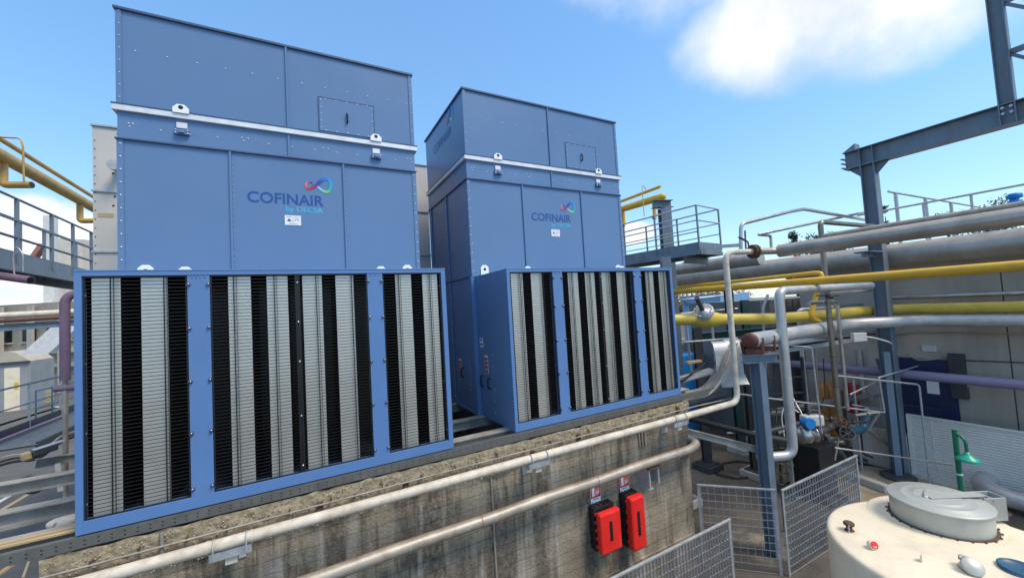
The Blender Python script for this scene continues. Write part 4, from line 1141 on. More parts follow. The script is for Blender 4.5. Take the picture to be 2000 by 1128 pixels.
b = MB(); b.box(15.872, -.76, G, 15.95, -.688, rz - .001); b.build('end_trim', RIBW, rw)
b = MB(); b.box(15.7, -7.2, G, 15.93, -.69, G + .05); b.build('plinth', PALEWALL, rw)
ep = onX(1940, 945, 15.8)
pipe('silver_elbow_pipe', [(16.2, ep.y + .1, ep.z + .05), (15.4, ep.y + .1, ep.z + .05), (15.2, ep.y - .25, ep.z - .02), (15.1, -6, ep.z - .1)], .19, SILVER, 'silver clad pipe elbow coming out of the ribbed wall, right edge', 'pipe', .35, 20,
     joints=[((15.14, ep.y - 1.2, ep.z - .04), (0, 1, 0))])
# grey precast building
gb = thing('grey_building', (17.2, -2, G), 'grey precast-panel building behind the pipe rack', 'building')
yj = [2.1, -.2, -2.35, -4.75, -7.15]
for a_, c_ in zip(yj, yj[1:]):
    b = MB(); b.box(17.0, c_ + .012, G, 17.22, a_ - .012, 2.25); b.build('wall_panel', PALEWALL if a_ > 2 else GREYWALL, gb, .006)
b = MB(); b.box(17.06, -8, G, 22, 2.05, 2.2); b.build('core', DARKWALL, gb)
b = MB(); b.box(16.93, -8, 2.252, 22.1, 2.2, 2.40); b.build('parapet', GREYWALL, gb)
d0, d1 = onX(1757, 760, 16.93), onX(1872, 790, 16.93)
nd = thing('navy_door', (16.95, d0.y, G), 'dark navy louvred door in the grey building', 'door')
dt = onX(1800, 700, 16.93).z
b = MB(); b.box(16.955, d1.y, G, 16.995, d0.y, dt); b.build('leaf', NAVYD, nd, .004)
for a_, c_ in ((1763, 1797), (1806, 1838)):
    ya, yc = onX(a_, 800, 16.93).y, onX(c_, 800, 16.93).y; b = MB()
    for k in range(14): z0 = onX(1790, 822, 16.93).z + k * .042 - .15; b.prism([(16.954, ya, z0), (16.935, ya, z0 + .008), (16.954, ya, z0 + .03)], (0, yc - ya, 0))
    b.build('louvre', NAVYD, nd)
pa, pb = onX(1809, 743, 16.95), onX(1836, 770, 16.95)
b = MB(); b.box(16.948, pb.y, pb.z, 16.953, pa.y, pa.z); b.build('paper_notice', WHITE, nd)
pa = onX(1814, 680, 16.9); b = MB(); b.box(16.90, pa.y - .14, pa.z - .09, 16.998, pa.y + .14, pa.z + .09); jb = tag(b.build('junction_box', GREYBOX, None, .01), 'small pale junction box on the wall above the navy door', 'box', 'junction boxes')
pa = onX(1866, 722, 16.85); b = MB(); b.box(16.86, pa.y - .17, pa.z - .75, 16.998, pa.y + .13, pa.z + .42); tag(b.build('wall_cabinet', DARKST, None, .008), 'narrow dark cabinet on the wall right of the navy door', 'cabinet')
pipe('wall_cable', [onX(1740, 655, 16.97), onX(1790, 648, 16.97), onX(2010, 652, 16.97)], .02, CONCPIPE, 'upper conduit clipped along the grey building wall', 'conduit', .1, 8, 'wall conduits')
pipe('wall_cable', [onX(1875, 703, 16.97), onX(2010, 708, 16.97)], .012, CABLED, 'thin dark cable along the wall right of the navy door', 'cable', .1, 8)
pipe('wall_cable', [onX(1772, 690, 16.9), onX(1790, 703, 16.9), onX(1830, 701, 16.9), onX(1850, 692, 16.9), onX(1868, 705, 16.9), onX(1868, 760, 16.9), onX(1885, 766, 16.9), onX(1890, 750, 16.9)], .022, CABLE, 'grey cable looping above and beside the navy door', 'cable', .15, 8)
# dark shed, pale yard wall, far pieces
b = MB(); b.box(15.7, 2.7, G, 21, 5.5, 1.55)
for k in range(12): b.box(15.75 + k * .4, 2.68, G, 15.77 + k * .4, 2.699, 1.5)
tag(b.build('dark_shed', DARKWALL), 'dark grey clad shed behind the silver riser', 'building')
yw = thing('pale_yard_wall', (16, 6, G), 'pale concrete yard wall seen below the yellow valve pipe', 'wall')
for k in range(6):
    b = MB(); b.box(10.6 + k * 1.9, 6.0, G, 12.48 + k * 1.9, 6.25, -.1); b.build('wall_panel', PALEWALL, yw, .01)
b = MB(); c_ = P(1350, 705, 15.0); b.box(c_.x - 1.0, c_.y, G, c_.x + .7, c_.y + .8, c_.z + .25); tag(b.build('blue_container', BLUEV, None, .04), 'blue container partly hidden behind the right tower', 'container')
b = MB(); c_ = P(1402, 590, 26.0); b.box(c_.x + .3, c_.y, G, c_.x + 3.6, c_.y + 3, 1.9); tag(b.build('blue_shed', mat('pale_blue_panel', (0.16, 0.32, 0.55), .5)), 'pale blue panelled shed far behind the white riser', 'building')
for i, (px, d, hgt, lab, m_) in enumerate(((1386, 11.7, .9, 'dark steel column on a concrete footing beyond the wall end', DARKST), (1467, 10.8, .45, 'dark steel column just behind the near blue-grey column', DARKST), (1442, 12.5, 2.3, 'dark green steel column behind the white riser, under the ducts', GREENST), (1472, 13.4, 1.6, 'second dark green column, right of the first', GREENST), (1322, 9.6, 2.85, 'grey column beside the right tower carrying the high walkway', STEEL))):
    c_ = P(px, 800, d) if i else V((12.11, 2.56, G)); t = thing('rack_column', (c_.x, c_.y, G), lab, 'column', 'pipe rack columns')
    b = MB(); b.hbeam((c_.x, c_.y, G + .2), (c_.x, c_.y, hgt), .22, .22, .016, .012, (.6, .8, 0)); b.build('shaft', m_, t)
    b = MB(); b.box(c_.x - .3, c_.y - .3, G, c_.x + .3, c_.y + .3, G + .17); b.build('footing', DARKST if not i else PALEWALL, t, .01)
    b = MB(); b.box(c_.x - .22, c_.y - .22, G + .17, c_.x + .22, c_.y + .22, G + .2); b.build('base_plate', m_, t)
b = MB(); b.hbeam((12.1, 2.7, .62), (16.6, 1.4, .62), .2, .2); tag(b.build('cross_beam', GREENST), 'dark green cross beam under the pale capped pipe', 'beam')
b = MB(); b.hbeam((13.2, 6.0, 2.1), (17.0, 3.0, 2.1), .22, .2); tag(b.build('cross_beam', GREENST), 'dark green cross beam under the thick duct', 'beam')
pipe('black_pipe', [P(1340, 815, 8.6), P(1480, 850, 8.7)], .07, BLKP, 'black pipe sloping from the wall end toward the near column', 'pipe', 0, 12)
b = MB(); b.hbeam(P(1312, 835, 7.8), P(1484, 878, 7.7), .12, .08, .01, .01); tag(b.build('channel_strut', BEAMM), 'galvanised strut from the wall end to the near column', 'strut')
# cable tray past the right tower
ct = thing('cable_tray', P(1340, 775, 7.9), 'bundle of beige cables climbing over a galvanised tray beside the right tower', 'cable tray')
path = [P(1322, 775, 7.9), P(1375, 768, 8.0), P(1398, 745, 8.05), P(1412, 705, 8.1), P(1420, 676, 8.3), P(1436, 664, 8.7), P(1452, 668, 9.3)]
for k in range(9):
    off = V((.055 * (k - 4) * .9, .055 * (k - 4), random.uniform(-.01, .02)))
    b = MB(); b.tube([p + off + V((0, 0, random.uniform(-.015, .015))) for p in path], .022, 7, .15); b.build('cable', CABLE, ct)
for k in range(5):
    a_ = P(1322, 745, 8.5 + k * .1); b = MB(); b.tube([a_, a_ + V((.35, .1, random.uniform(-.06, .03))), a_ + V((.8, .25, random.uniform(-.05, .05))), a_ + V((1.15, .1, .25))], .024, 7, .2); b.build('loose_cable', CABLE if k % 2 else CABLED, ct)
for (p_, s_) in (((1404, 680), 8.25), ((1428, 676), 8.35)):
    c_ = P(p_[0], p_[1], s_); b = MB(); cw = V((.88, -.47, 0)) * .15; hv = V((-.47, -.88, 0)); prof = [hv * .30 + V((0, 0, -.75)), hv * .14 + V((0, 0, -.55)), hv * .12 + V((0, 0, -.1)), hv * .06 + V((0, 0, .1)), hv * -.03 + V((0, 0, .15)), hv * -.16 + V((0, 0, .12))]
    prof = [c_ + q for q in prof]
    vs = [];
    for q in prof: vs += [q - cw, q + cw]
    b.add(vs + [q + V((.004, .008, -.012)) for q in vs], [(2 * i, 2 * i + 1, 2 * i + 3, 2 * i + 2) for i in range(5)] + [(12 + 2 * i, 14 + 2 * i, 15 + 2 * i, 13 + 2 * i) for i in range(5)], True); b.build('tray_cover', ZINC, ct)
b = MB(); b.bar(P(1325, 792, 7.75), P(1420, 764, 7.95), .012, .11); b.build('tray_side', PERF, ct)
b = MB(); b.bar(P(1325, 742, 9.0), P(1395, 722, 9.0), .5, .02); b.build('tray_sheet', ZINC, ct)
b = MB(); c_ = P(1352, 706, 8.9); b.bar(c_ - V((.2, 0, 0)), c_ + V((.22, -.05, 0)), .09, .05); tag(b.build('timber_offcut', WOOD), 'small timber offcut lying on the cable tray', 'timber')
# cable tray in the middle, junction box
mt = thing('cable_ladder', P(1640, 680, 9.6), 'wide cable ladder under the capped pipe, in front of the portal column', 'cable tray')
a_, c_ = P(1500, 690, 9.0), P(1748, 676, 11.2); a_.z = c_.z = .42
b = MB(); b.bar(a_, c_, .03, .10); b.build('side_rail', ZINC, mt)
o_ = V((.28, .5, 0)); b = MB(); b.bar(a_ + o_, c_ + o_, .03, .10); b.build('side_rail', ZINC, mt)
for k in range(14):
    q = a_ + (c_ - a_) * (k + .5) / 14; b = MB(); b.bar(q, q + o_, .03, .02); b.build('rung', ZINC, mt)
for k in range(5):
    b = MB(); b.tube([a_ + o_ * (.15 + k * .17) + V((0, 0, .05)), (a_ + c_) / 2 + o_ * (.2 + k * .15) + V((0, 0, .06)), c_ + o_ * (.15 + k * .17) + V((0, 0, .05))], .025, 7, .2); b.build('cable', CABLE if k % 2 else CABLED, mt)
b = MB(); b.bar(a_ + o_ * .5 + V((0, 0, .14)), a_ + (c_ - a_) * .38 + o_ * .5 + V((0, 0, .12)), .7, .015); b.build('cover_sheet', CLADW, mt)
c_ = P(1677, 658, 10.0); b = MB(); b.bar(c_ - dv * .17, c_ + dv * .17, .12, .22); tag(b.build('junction_box', GREYBOX, None, .015), 'pale junction box on the cable ladder by the portal column', 'box', 'junction boxes')
pipe('flex_conduit', [c_ + dv * .17, c_ + dv * .4 - V((0, 0, .04)), c_ + dv * .75 - V((0, 0, .16)), P(1748, 676, 11.0)], .02, GREYBOX, 'pale flexible conduit from the junction box on the ladder', 'conduit', .1, 8)
pipe('flex_conduit', [P(1722, 668, 10.8), P(1735, 655, 10.8), P(1742, 642, 10.9), P(1775, 636, 11.6)], .03, GREYBOX, 'pale conduit rising from the ladder behind the portal column', 'conduit', .12, 8)
# pump skid
gp = onZ(1590, 918, G)
pk = thing('pump_skid', gp, 'dark pump skid with a blue actuator and flanged valve behind the grating fence', 'pump')
c_ = P(1586, 880, 9.6)
b = MB(); b.box(c_.x - .35, c_.y - .3, G + .08, c_.x + .38, c_.y + .3, c_.z + .22); b.build('housing', BLKP, pk, .02)
for dx_ in (-.3, .3):
    b = MB(); b.box(c_.x + dx_ - .05, c_.y - .5, G, c_.x + dx_ + .05, c_.y + .5, G + .08); b.build('skid_rail', DARKST, pk)
vcn = P(1577, 848, 9.0); ax = V((.88, -.47, 0))
b = MB(); b.lathe(vcn - ax * .22, ax, [(0, 0), (.10, 0), (.19, .05), (.20, .18), (.17, .26), (.12, .30), (.12, .34), (.185, .345), (.185, .38), (0, .385)], 24); b.build('valve_body', INOX, pk)
b = MB(); b.cyl(vcn + ax * .18, vcn + ax * .21, .185, 22); b.build('flange', RUSTC, pk)
b = MB(); b.cyl(vcn + ax * .22, P(1640, 822, 9.6), .075, 14); b.build('outlet_pipe', DARKST, pk)
ac = P(1580, 820, 9.0); b = MB(); b.bar(ac - ax * .15, ac + ax * .28, .22, .24); b.build('actuator', GREYBOX, pk, .03)
b = MB(); b.cyl(ac - ax * .10 + V((-.1, -.17, -.02)), ac - ax * .10 + V((0, .0, -.02)), .115, 22); b.build('blue_dial', BLUEV, pk, .01)
b = MB(); b.tube([ac + V((0, 0, .1)), ac + V((.05, 0, .22)), ac + V((.22, -.1, .2)), ac + V((.3, -.15, .08))], .03, 8, .06); b.build('bridge', DARKST, pk)
b = MB(); b.tube([P(1532, 852, 8.8), P(1526, 815, 8.8), P(1530, 795, 8.8), P(1545, 795, 8.8), P(1560, 805, 8.8)], .012, 6, .1); b.build('white_hose', WHITE, pk)
for i, (a0, a1, r_, m_) in enumerate(((P(1500, 842, 8.7), P(1560, 826, 9.0), .05, DARKST), (P(1492, 852, 8.6), P(1550, 862, 8.8), .06, DARKST), (P(1640, 838, 9.8), P(1660, 846, 9.9), .11, BLKP))):
    b = MB(); b.cyl(a0, a1, r_, 12); b.build('suction_pipe', m_, pk)
b = MB(); b.tube([P(1657, 842, 9.9), P(1685, 838, 10.2), P(1692, 822, 10.3), P(1691, 795, 10.4)], .09, 16, .3); b.build('blue_pipe', BLUEP, pk)
a_ = onZ(1607, 910, G); b = MB(); b.bar(a_, a_ + V((0, 0, .42)), .10, .02, (.7, -.7, 0)); mk = b.build('marker_post', WHITE, pk)
for k in range(4):
    b = MB(); q = a_ + V((-.008, -.012, .04 + k * .1)); b.bar(q, q + V((0, 0, .05)), .105, .022, (.7, -.7, 0)); b.build('red_stripe', RED, mk)
a_ = P(1615, 850, 9.8); b = MB(); b.bar(V((a_.x, a_.y, G)), V((a_.x, a_.y, a_.z)), .28, .05, (.7, -.7, 0)); b.build('support_plate', STEEL, pk)
a_ = P(1617, 848, 9.9); c_ = onZ(1660, 905, G); b = MB(); b.bar(a_, c_, .06, .06); b.build('brace', STEEL, pk)
# dark rack, hand wheel, kerb, hoses
rk = thing('pipe_rack_frame', P(1500, 830, 9.6), 'dark open steel rack behind the near column', 'rack')
c_ = P(1500, 800, 10.0)
for dx_ in (0, .45, .9):
    b = MB(); b.bar((c_.x + dx_, c_.y - dx_ * .5, G), (c_.x + dx_, c_.y - dx_ * .5, .1), .06, .06); b.build('upright', DARKST, rk)
for k in range(7):
    b = MB(); z = G + .4 + k * .4; b.bar((c_.x, c_.y, z), (c_.x + .9, c_.y - .45, z), .03, .03); b.build('rung', DARKST, rk)
hw = P(1525, 925, 8.2); b = MB(); b.tube([hw + V((math.cos(t * .5236) * .11, -math.cos(t * .5236) * .08, math.sin(t * .5236) * .22)) for t in range(13)], .012, 6)
for k in range(3): b.tube([hw + V((math.cos(k * 1.05) * .11, -math.cos(k * 1.05) * .08, math.sin(k * 1.05) * .22)), hw - V((math.cos(k * 1.05) * .11, -math.cos(k * 1.05) * .08, math.sin(k * 1.05) * .22))], .009, 6)
b.cyl(V((hw.x, hw.y, G)) + V((.02, .03, 0)), hw + V((.02, .03, 0)), .02, 8); tag(b.build('hand_wheel', DARKST), 'dark hand wheel behind the corner of the grating fence', 'wheel')
k0, k1 = onZ(1660, 935, G), onZ(1735, 962, G); b = MB(); b.bar(k0 + V((0, 0, .09)), k1 + V((0, 0, .09)), .2, .18); tag(b.build('kerb_block', PALEWALL, None, .02), 'long concrete kerb block on the sandy ground behind the tank', 'kerb')
for i, (px, py, rr, lab) in enumerate(((1440, 918, .7, 'black hose coiled loosely on the ground right of the wall end'), (1490, 880, .5, 'second loose black hose lying behind the near column'))):
    c_ = onZ(px, py, G); b = MB(); b.tube([c_ + V((math.cos(t * .42) * rr * (1 + .1 * math.sin(t)), math.sin(t * .42) * rr * .7, .025 + .01 * (t % 3))) for t in range(26)], .018, 7); tag(b.build('hose', CABLED), lab, 'hose')

# ------------------------------------------------------------------ high walkway and gas pipes (behind and right of the towers)


def walkway(name, E, Fv, back, lab, posts, m, mesh=False):
    """E near corner, Fv across vector, back along vector"""
    t = thing(name, E, lab, 'walkway')
    for nm, a0, a1 in (('fascia', E, E + back), ('fascia', E + Fv, E + Fv + back), ('end_fascia', E, E + Fv)):
        b = MB(); up3 = V((0, 0, 1)); b.bar(a0 - up3 * .13, a1 - up3 * .13, .02, .26); b.bar(a0 - up3 * .30, a1 - up3 * .30, .09, .10); b.build(nm, STEEL, t)
    b = MB(); b.prism([E + V((0, 0, -.06)), E + Fv + V((0, 0, -.06)), E + Fv + back + V((0, 0, -.06)), E + back + V((0, 0, -.06))], (0, 0, -.03)); b.build('deck', STEEL, t)
    for side, o0 in enumerate((V((0, 0, 0)), Fv)):
        for h_ in (1.05, .62, .3):
            b = MB(); b.tube([E + o0 + V((0, 0, h_)), E + o0 + back + V((0, 0, h_))], .024 if h_ > 1 else .018, 8); b.build('rail', ZINC if not mesh else STEEL, t)
        for s_ in posts:
            q = E + o0 + back * s_; b = MB(); b.bar(q - V((0, 0, .2)), q + V((0, 0, 1.05)), .06, .03, back); b.build('post', STEEL, t)
    for h_ in (1.05, .62):
        b = MB(); b.tube([E + V((0, 0, h_)), E + Fv + V((0, 0, h_))], .022, 8); b.build('end_rail', ZINC, t)
    return t


E_ = P(1365, 472, 11.0); F_ = onZ(1408, 476, E_.z) - E_; Bk = (onZ(1221, 498, E_.z) - E_) * 1.6
walkway('high_walkway', E_, F_, Bk, 'high steel walkway with grey railings ending right of the farther tower', (.0, .33, .62, .95), STEEL)
b = MB(); q = E_ + F_ * .5 - V((0, 0, .36)); b.hbeam(E_ + Bk * .12 - V((0, 0, .45)), E_ + F_ * 1.1 + Bk * .12 - V((0, 0, .45)), .18, .14); tag(b.build('walkway_bracket', STEEL), 'steel bracket beam under the end of the high right walkway', 'beam')
b = MB(); b.bar(E_ + V((.1, .1, -.16)), P(1450, 478, 10.5), .05, .09); tag(b.build('pipe_tie', ZINC), 'flat tie bar from the high right walkway to the bent tube', 'bar')
c_ = P(1303, 480, 14.0); zc = P(1303, 405, 14.0).z
t = thing('gas_pipe_column', (c_.x, c_.y, G), 'steel column with a cap beam under the end of the high yellow gas pipe', 'column')
b = MB(); b.hbeam((c_.x, c_.y, G), (c_.x, c_.y, zc), .36, .36, .024, .016, (.5, .87, 0)); b.build('shaft', STEEL, t)
b = MB(); b.hbeam((c_.x - .45, c_.y + .1, zc + .13), (c_.x + .25, c_.y - .1, zc + .13), .26, .3); b.build('cap_beam', STEEL, t)
e0 = P(1294, 384, 17.0); e1 = onZ(1205, 411, e0.z)
gp_ = thing('high_gas_pipe', e0, 'yellow gas pipe high behind the farther tower, ending on the capped column', 'pipe')
b = MB(); b.tube([e0, e0 + (e1 - e0) * 1.6], .155, 18); b.build('pipe_run', YELLOW, gp_)
b = MB(); b.ball(e0, .155, 14, 8); b.build('end_cap', YELLOW, gp_)
for (px, py) in ((1277, 395), (1217, 412)):
    q = onZ(px, py, e0.z); q1 = q - V((0, 0, .75)); b = MB(); b.tube([q, q1, q1 + V((-.35, -.2, 0))], .085, 12, .12); b.build('branch', YELLOW, gp_)
q0_ = P(1290, 364, 17.0); q1_ = onZ(1205, 396, q0_.z)
sg = thing('small_gas_pipe', q0_, 'thin yellow pipe running above the high gas pipe, right of the farther tower', 'pipe')
b = MB(); b.tube([q0_, q0_ + (q1_ - q0_) * 1.6], .07, 12); b.build('pipe_run', YELLOW, sg)
b = MB(); q = onZ(1262, 373, q0_.z); b.tube([q + V((0, 0, .05)), q + V((-.1, 0, .2)), q + V((-.35, -.1, .2)), q + V((-.35, -.1, -1.2))], .02, 6, .08); b.build('impulse_tube', YELLOW, sg)

# left: gas pipes
a0 = P(0, 303, 9.5); a1 = onZ(180, 404, a0.z); dd = a1 - a0
gl = thing('high_gas_pipe', a0, 'ochre gas pipe crossing the sky at the left edge, behind the beige tower', 'pipe')
b = MB(); b.tube([a0 - dd * .5, a1 + dd * .8], .155, 20); b.build('pipe_run', OCHRE, gl)
bx_ = (F_.normalized())
for px, py, py2, ln in ((6, 308, 362, .75), (156, 392, 432, 1.3)):
    q = onZ(px, py, a0.z); qd = P(px, py2, (q - CAM).dot(FW)); q1 = V((q.x, q.y, qd.z)); b = MB(); b.tube([q, q1, q1 + V((.75, -.25, 0)) * ln], .085, 12, .1)
    bo = b.build('branch', OCHRE, gl); b = MB(); e_ = q1 + V((.75, -.25, 0)) * ln; b.cyl(e_, e_ + V((.01, -.0033, 0)), .07, 12); b.build('open_end', BLKP, bo)
s0_ = P(0, 271, 9.5); s1_ = onZ(180, 383, s0_.z)
b = MB(); b.tube([s0_ - (s1_ - s0_) * .5, s1_ + (s1_ - s0_) * .8], .06, 12); tag(b.build('small_gas_pipe', OCHRE), 'thin ochre pipe above the left gas pipe', 'pipe')
b = MB(); b.tube([P(-20, 267, 9.4), P(40, 270, 9.4), P(45, 285, 9.4), P(46, 332, 9.4), P(47, 356, 9.4)], .02, 8, .1); tag(b.build('impulse_tube', OCHRE), 'thin bent tube dropping beside the left gas pipe', 'pipe')
# left high walkway
w0 = P(0, 481, 7.0); w1 = P(139, 525, 9.3); w1.z = w0.z = 3.40; bk = (w1 - w0)
walkway('high_walkway', w0 - bk * .5, V((-.8, -.15, 0)), bk * 3.2, 'high steel walkway with railings at the left edge, below the ochre gas pipe', (.215, .365, .48, .60, .8), STEEL, True)
b = MB(); c_ = P(10, 540, 6.9); e_ = P(60, 547, 6.9); b.cyl(c_ - (e_ - c_), e_, .07, 14); t = thing('purple_stub', c_, 'short open purple pipe hanging under the left walkway', 'pipe'); b.build('stub', PLUM, t)
b = MB(); b.cyl(e_, e_ + (e_ - c_) * .01, .055, 14); b.build('open_end', BLKP, t)
b = MB(); b.tube([P(28, 535, 6.9), P(25, 500, 6.9), P(32, 480, 6.9), P(45, 495, 6.9), P(45, 530, 6.9)], .012, 6, .08); b.build('hanger', ZINC, t)
pt, pb_ = vert(127, 572, 742, 7.0)
t = thing('plum_pipe', V((pt.x, pt.y, G)), 'plum purple pipe with an elbow dropping beside the left tower inlet', 'pipe')
b = MB(); b.tube([pt + V((1.2, .4, 0)), pt, pb_], .07, 18, .22, True, 8); b.build('clad_drop', PLUM, t)
b = MB(); b.cyl(pb_, V((pb_.x, pb_.y, G)), .036, 12); b.build('lower_pipe', CONCPIPE, t)
b = MB(); b.cyl(pb_ - V((.14, 0, .14)), pb_ + V((.14, 0, -.14)), .05, 12); b.build('valve', PLUM, t)
# lower walkway with grating, left edge
r0 = P(-10, 764, 9.0); r1 = onZ(142, 729, r0.z); rb = (r1 - r0)
lwk = thing('low_walkway', r0, 'low grating walkway with handrail and toe board behind the left tower', 'walkway')
for h_, rr in ((0, .024), (-.5, .018)):
    b = MB(); b.tube([r0 - rb * .3 + V((0, 0, h_)), r1 + rb + V((0, 0, h_))], rr, 8); b.build('rail', STEEL, lwk)
b = MB(); b.bar(r0 - rb * .3 + V((0, 0, -1.05)), r1 + rb + V((0, 0, -1.05)), .012, .2); b.build('toe_board', DARKST, lwk)
for s_ in (-.1, .37, .8, 1.4):
    q = r0 + rb * s_; b = MB(); b.bar(q, q - V((0, 0, 1.15)), .05, .02, rb); b.build('post', ZINC, lwk)
n2 = V((rb.y, -rb.x, 0)).normalized()
b = MB(); q = [r0 - rb * .3 + V((0, 0, -1.15)), r1 + rb + V((0, 0, -1.15))]; b.prism([q[0], q[1], q[1] + n2 * 1.1, q[0] + n2 * 1.1], (0, 0, -.04)); b.build('grating_deck', DARKST, lwk)
b = MB()
for k in range(60):
    s_ = -.3 + k * .0383; p_ = r0 + rb * s_ + V((0, 0, -1.145)); b.bar(p_, p_ + n2 * 1.1, .01, .012)
o = b.build('grating_bars', ZINC, lwk); o['kind'] = 'stuff'
b = MB(); q = r0 + n2 * 1.1 + V((0, 0, -1.17)); b.bar(q - rb * .3, q + rb * 2, .06, .14); b.build('edge_beam', DARKST, lwk)
b = MB(); b.tube([r0 + n2 * .2 - rb * .3 + V((0, 0, -1.08)), r0 + n2 * .2 + rb * .75 + V((0, 0, -1.08)), r0 + n2 * .2 + rb * .75 + V((0, 0, -.3))], .03, 8, .1); b.build('lilac_pipe', mat('lilac_pipe', (.34, .22, .33), .6), lwk)
# floodlight and cable loop on the low walkway
fl_ = P(75, 880, 6.3)
fl_ = P(70, 884, 6.3)
t = thing('floodlight', fl_, 'small yellowed floodlight with dangling cable loop at the left edge', 'lamp')
ex_ = V((.32, .22, .05))
b = MB(); b.bar(fl_ - ex_ * .12, fl_ + ex_ * .6, .12, .10); b.build('housing', DARKST, t, .02)
b = MB(); b.bar(fl_ - ex_ * .40, fl_ - ex_ * .13, .13, .12); b.build('lens', WOOD, t, .02)
b = MB(); b.bar(fl_ - ex_ * .08 + V((0, 0, .062)), fl_ + ex_ * .8 + V((0, 0, .062)), .14, .012); b.build('hood', ZINC, t)
lp = P(60, 945, 6.2); b = MB(); b.tube([lp + RT * (.19 * math.cos(t_ * .45)) + V((0, 0, .12 * math.sin(t_ * .45) - .02 * (t_ // 14))) for t_ in range(28)], .018, 7); b.build('cable_loop', CABLED, t)
b = MB(); q = P(88, 955, 6.2); b.bar(q, q + V((0, 0, .16)), .1, .07); b.build('rusty_weight', RUST, t, .01)
b = MB(); b.tube([P(45, 1128, 3.9), P(60, 1085, 4.1), P(85, 1050, 4.3), P(108, 1022, 4.6)], .013, 7, .08); tag(b.build('rope', CABLE), 'tan rope hanging over the beams at the lower left', 'rope')
bag = MB(); c_ = P(130, 1012, 4.75)
bag.ball(c_ - V((0, 0, .02)), .12, 14, 9, (1.3, .7, .55))
for i_, v_ in enumerate(bag.v):
    q = V(v_); n1 = noise.noise(q * 9) * .05 + noise.noise(q * 20) * .025; bag.v[i_] = tuple(q + (q - c_).normalized() * n1)
tag(bag.build('plastic_bag', mat('bag_plastic', (.62, .58, .53), .45)), 'crumpled off-white plastic bag on the beam left of the tower', 'bag')

# ------------------------------------------------------------------ left background: plant building, shed, railings
pl = P(0, 600, 32)
lb_ = thing('plant_building', (pl.x, pl.y, G), 'pale concrete plant building in the left background', 'building')
bx0 = P(-60, 560, 34); bx1 = P(175, 560, 34); nrm = (bx1 - bx0); nrm.z = 0; ln = nrm.length; ux = nrm / ln; uy_ = V((-ux.y, ux.x, 0))


def lbox(s0, s1, z0, z1, dep0, dep1, nm, m, parent):
    base = V((bx0.x, bx0.y, 0)); b = MB()
    b.prism([base + ux * s0 + uy_ * dep0 + V((0, 0, z0)), base + ux * s1 + uy_ * dep0 + V((0, 0, z0)), base + ux * s1 + uy_ * dep1 + V((0, 0, z0)), base + ux * s0 + uy_ * dep1 + V((0, 0, z0))], (0, 0, z1 - z0)); return b.build(nm, m, parent)


TANW = mat('tan_facade', (0.34, 0.30, 0.245), .85, 0, .12, .8, (.16, .135, .10), .6, .6, True)
lbox(0, ln, G, 4.6, 0, 6, 'wall', TANW, lb_)
lbox(0, ln, 3.0, 3.3, -.25, 0, 'band', PALEWALL, lb_); lbox(0, ln, .2, .6, -.3, 0, 'band', GREYWALL, lb_); lbox(0, ln, -1.0, -.7, -.3, 0, 'band', GREYWALL, lb_)
for k in range(5):
    s0_w = .5 + k * ln / 5
    wdw = lbox(s0_w, s0_w + ln / 5 * .55, 1.3, 2.4, -.06, -.001, 'window', BLACK, lb_); lbox(s0_w - .1, s0_w + ln / 5 * .55 + .1, 1.2, 1.3, -.12, -.001, 'sill', PALEWALL, wdw)
for k in range(4): lbox(.3 + k * ln / 4, .8 + k * ln / 4, G, 4.4, -.45, -.301, 'pilaster', GREYWALL, lb_)
sh0 = P(-30, 740, 26)
shd = thing('vaulted_shed', (sh0.x, sh0.y, G), 'small grey shed with a pale vaulted roof and cream door, far left', 'shed')
u2 = (P(60, 740, 27) - P(-30, 740, 26)); u2.z = 0; l2 = u2.length; u2.normalize(); v2 = V((-u2.y, u2.x, 0)); base = V((sh0.x, sh0.y, 0))
zr0 = P(20, 708, 26.5).z
b = MB(); b.prism([base + V((0, 0, G)), base + u2 * l2 + V((0, 0, G)), base + u2 * l2 + v2 * 3 + V((0, 0, G)), base + v2 * 3 + V((0, 0, G))], (0, 0, zr0 - G)); b.build('wall', mat('shed_grey', (.27, .285, .30), .6, dirt=(.15, .13, .1), dirt_amt=.5), shd)
arc = [base + u2 * (l2 * (k / 10) * .98) + V((0, 0, zr0 + .002 + .75 * math.sin(math.pi * k / 10))) for k in range(11)]
b = MB(); b.prism(arc, v2 * 3); b.build('vault_roof', mat('roof_pale', (.46, .41, .33), .6, dirt=(.2, .17, .12), dirt_amt=.5), shd)
b = MB(); b.bar(base - v2 * .1 + V((0, 0, zr0)), base + u2 * l2 - v2 * .1 + V((0, 0, zr0)), .15, .1); b.build('gutter', DARKST, shd)
d0_ = base + u2 * (l2 * .42) - v2 * .03; b = MB(); b.prism([d0_ + V((0, 0, G)), d0_ + u2 * (l2 * .34) + V((0, 0, G)), d0_ + u2 * (l2 * .34) + V((0, 0, zr0 - .35)), d0_ + V((0, 0, zr0 - .35))], v2 * .028); dr_ = b.build('door', CREAM, shd)
b = MB(); q = d0_ + u2 * (l2 * .22) + V((0, 0, G + 1.4)) - v2 * .01; b.prism([q, q + u2 * .2, q + u2 * .2 + V((0, 0, .5)), q + V((0, 0, .5))], v2 * .009); b.build('yellow_notice', YELLOW, dr_)
p0_ = P(-20, 617, 15); p1_ = P(190, 606, 17); 
b = MB(); b.tube([p0_, p1_], .12, 14); tag(b.build('white_pipe', WHITEP), 'white pipe crossing horizontally behind the plum pipe, far left', 'pipe')
b = MB(); b.tube([p0_ - V((0, 0, .22)), p1_ - V((0, 0, .22))], .075, 12); tag(b.build('red_pipe', RUSTC), 'dull red pipe just under the horizontal white pipe, far left', 'pipe')
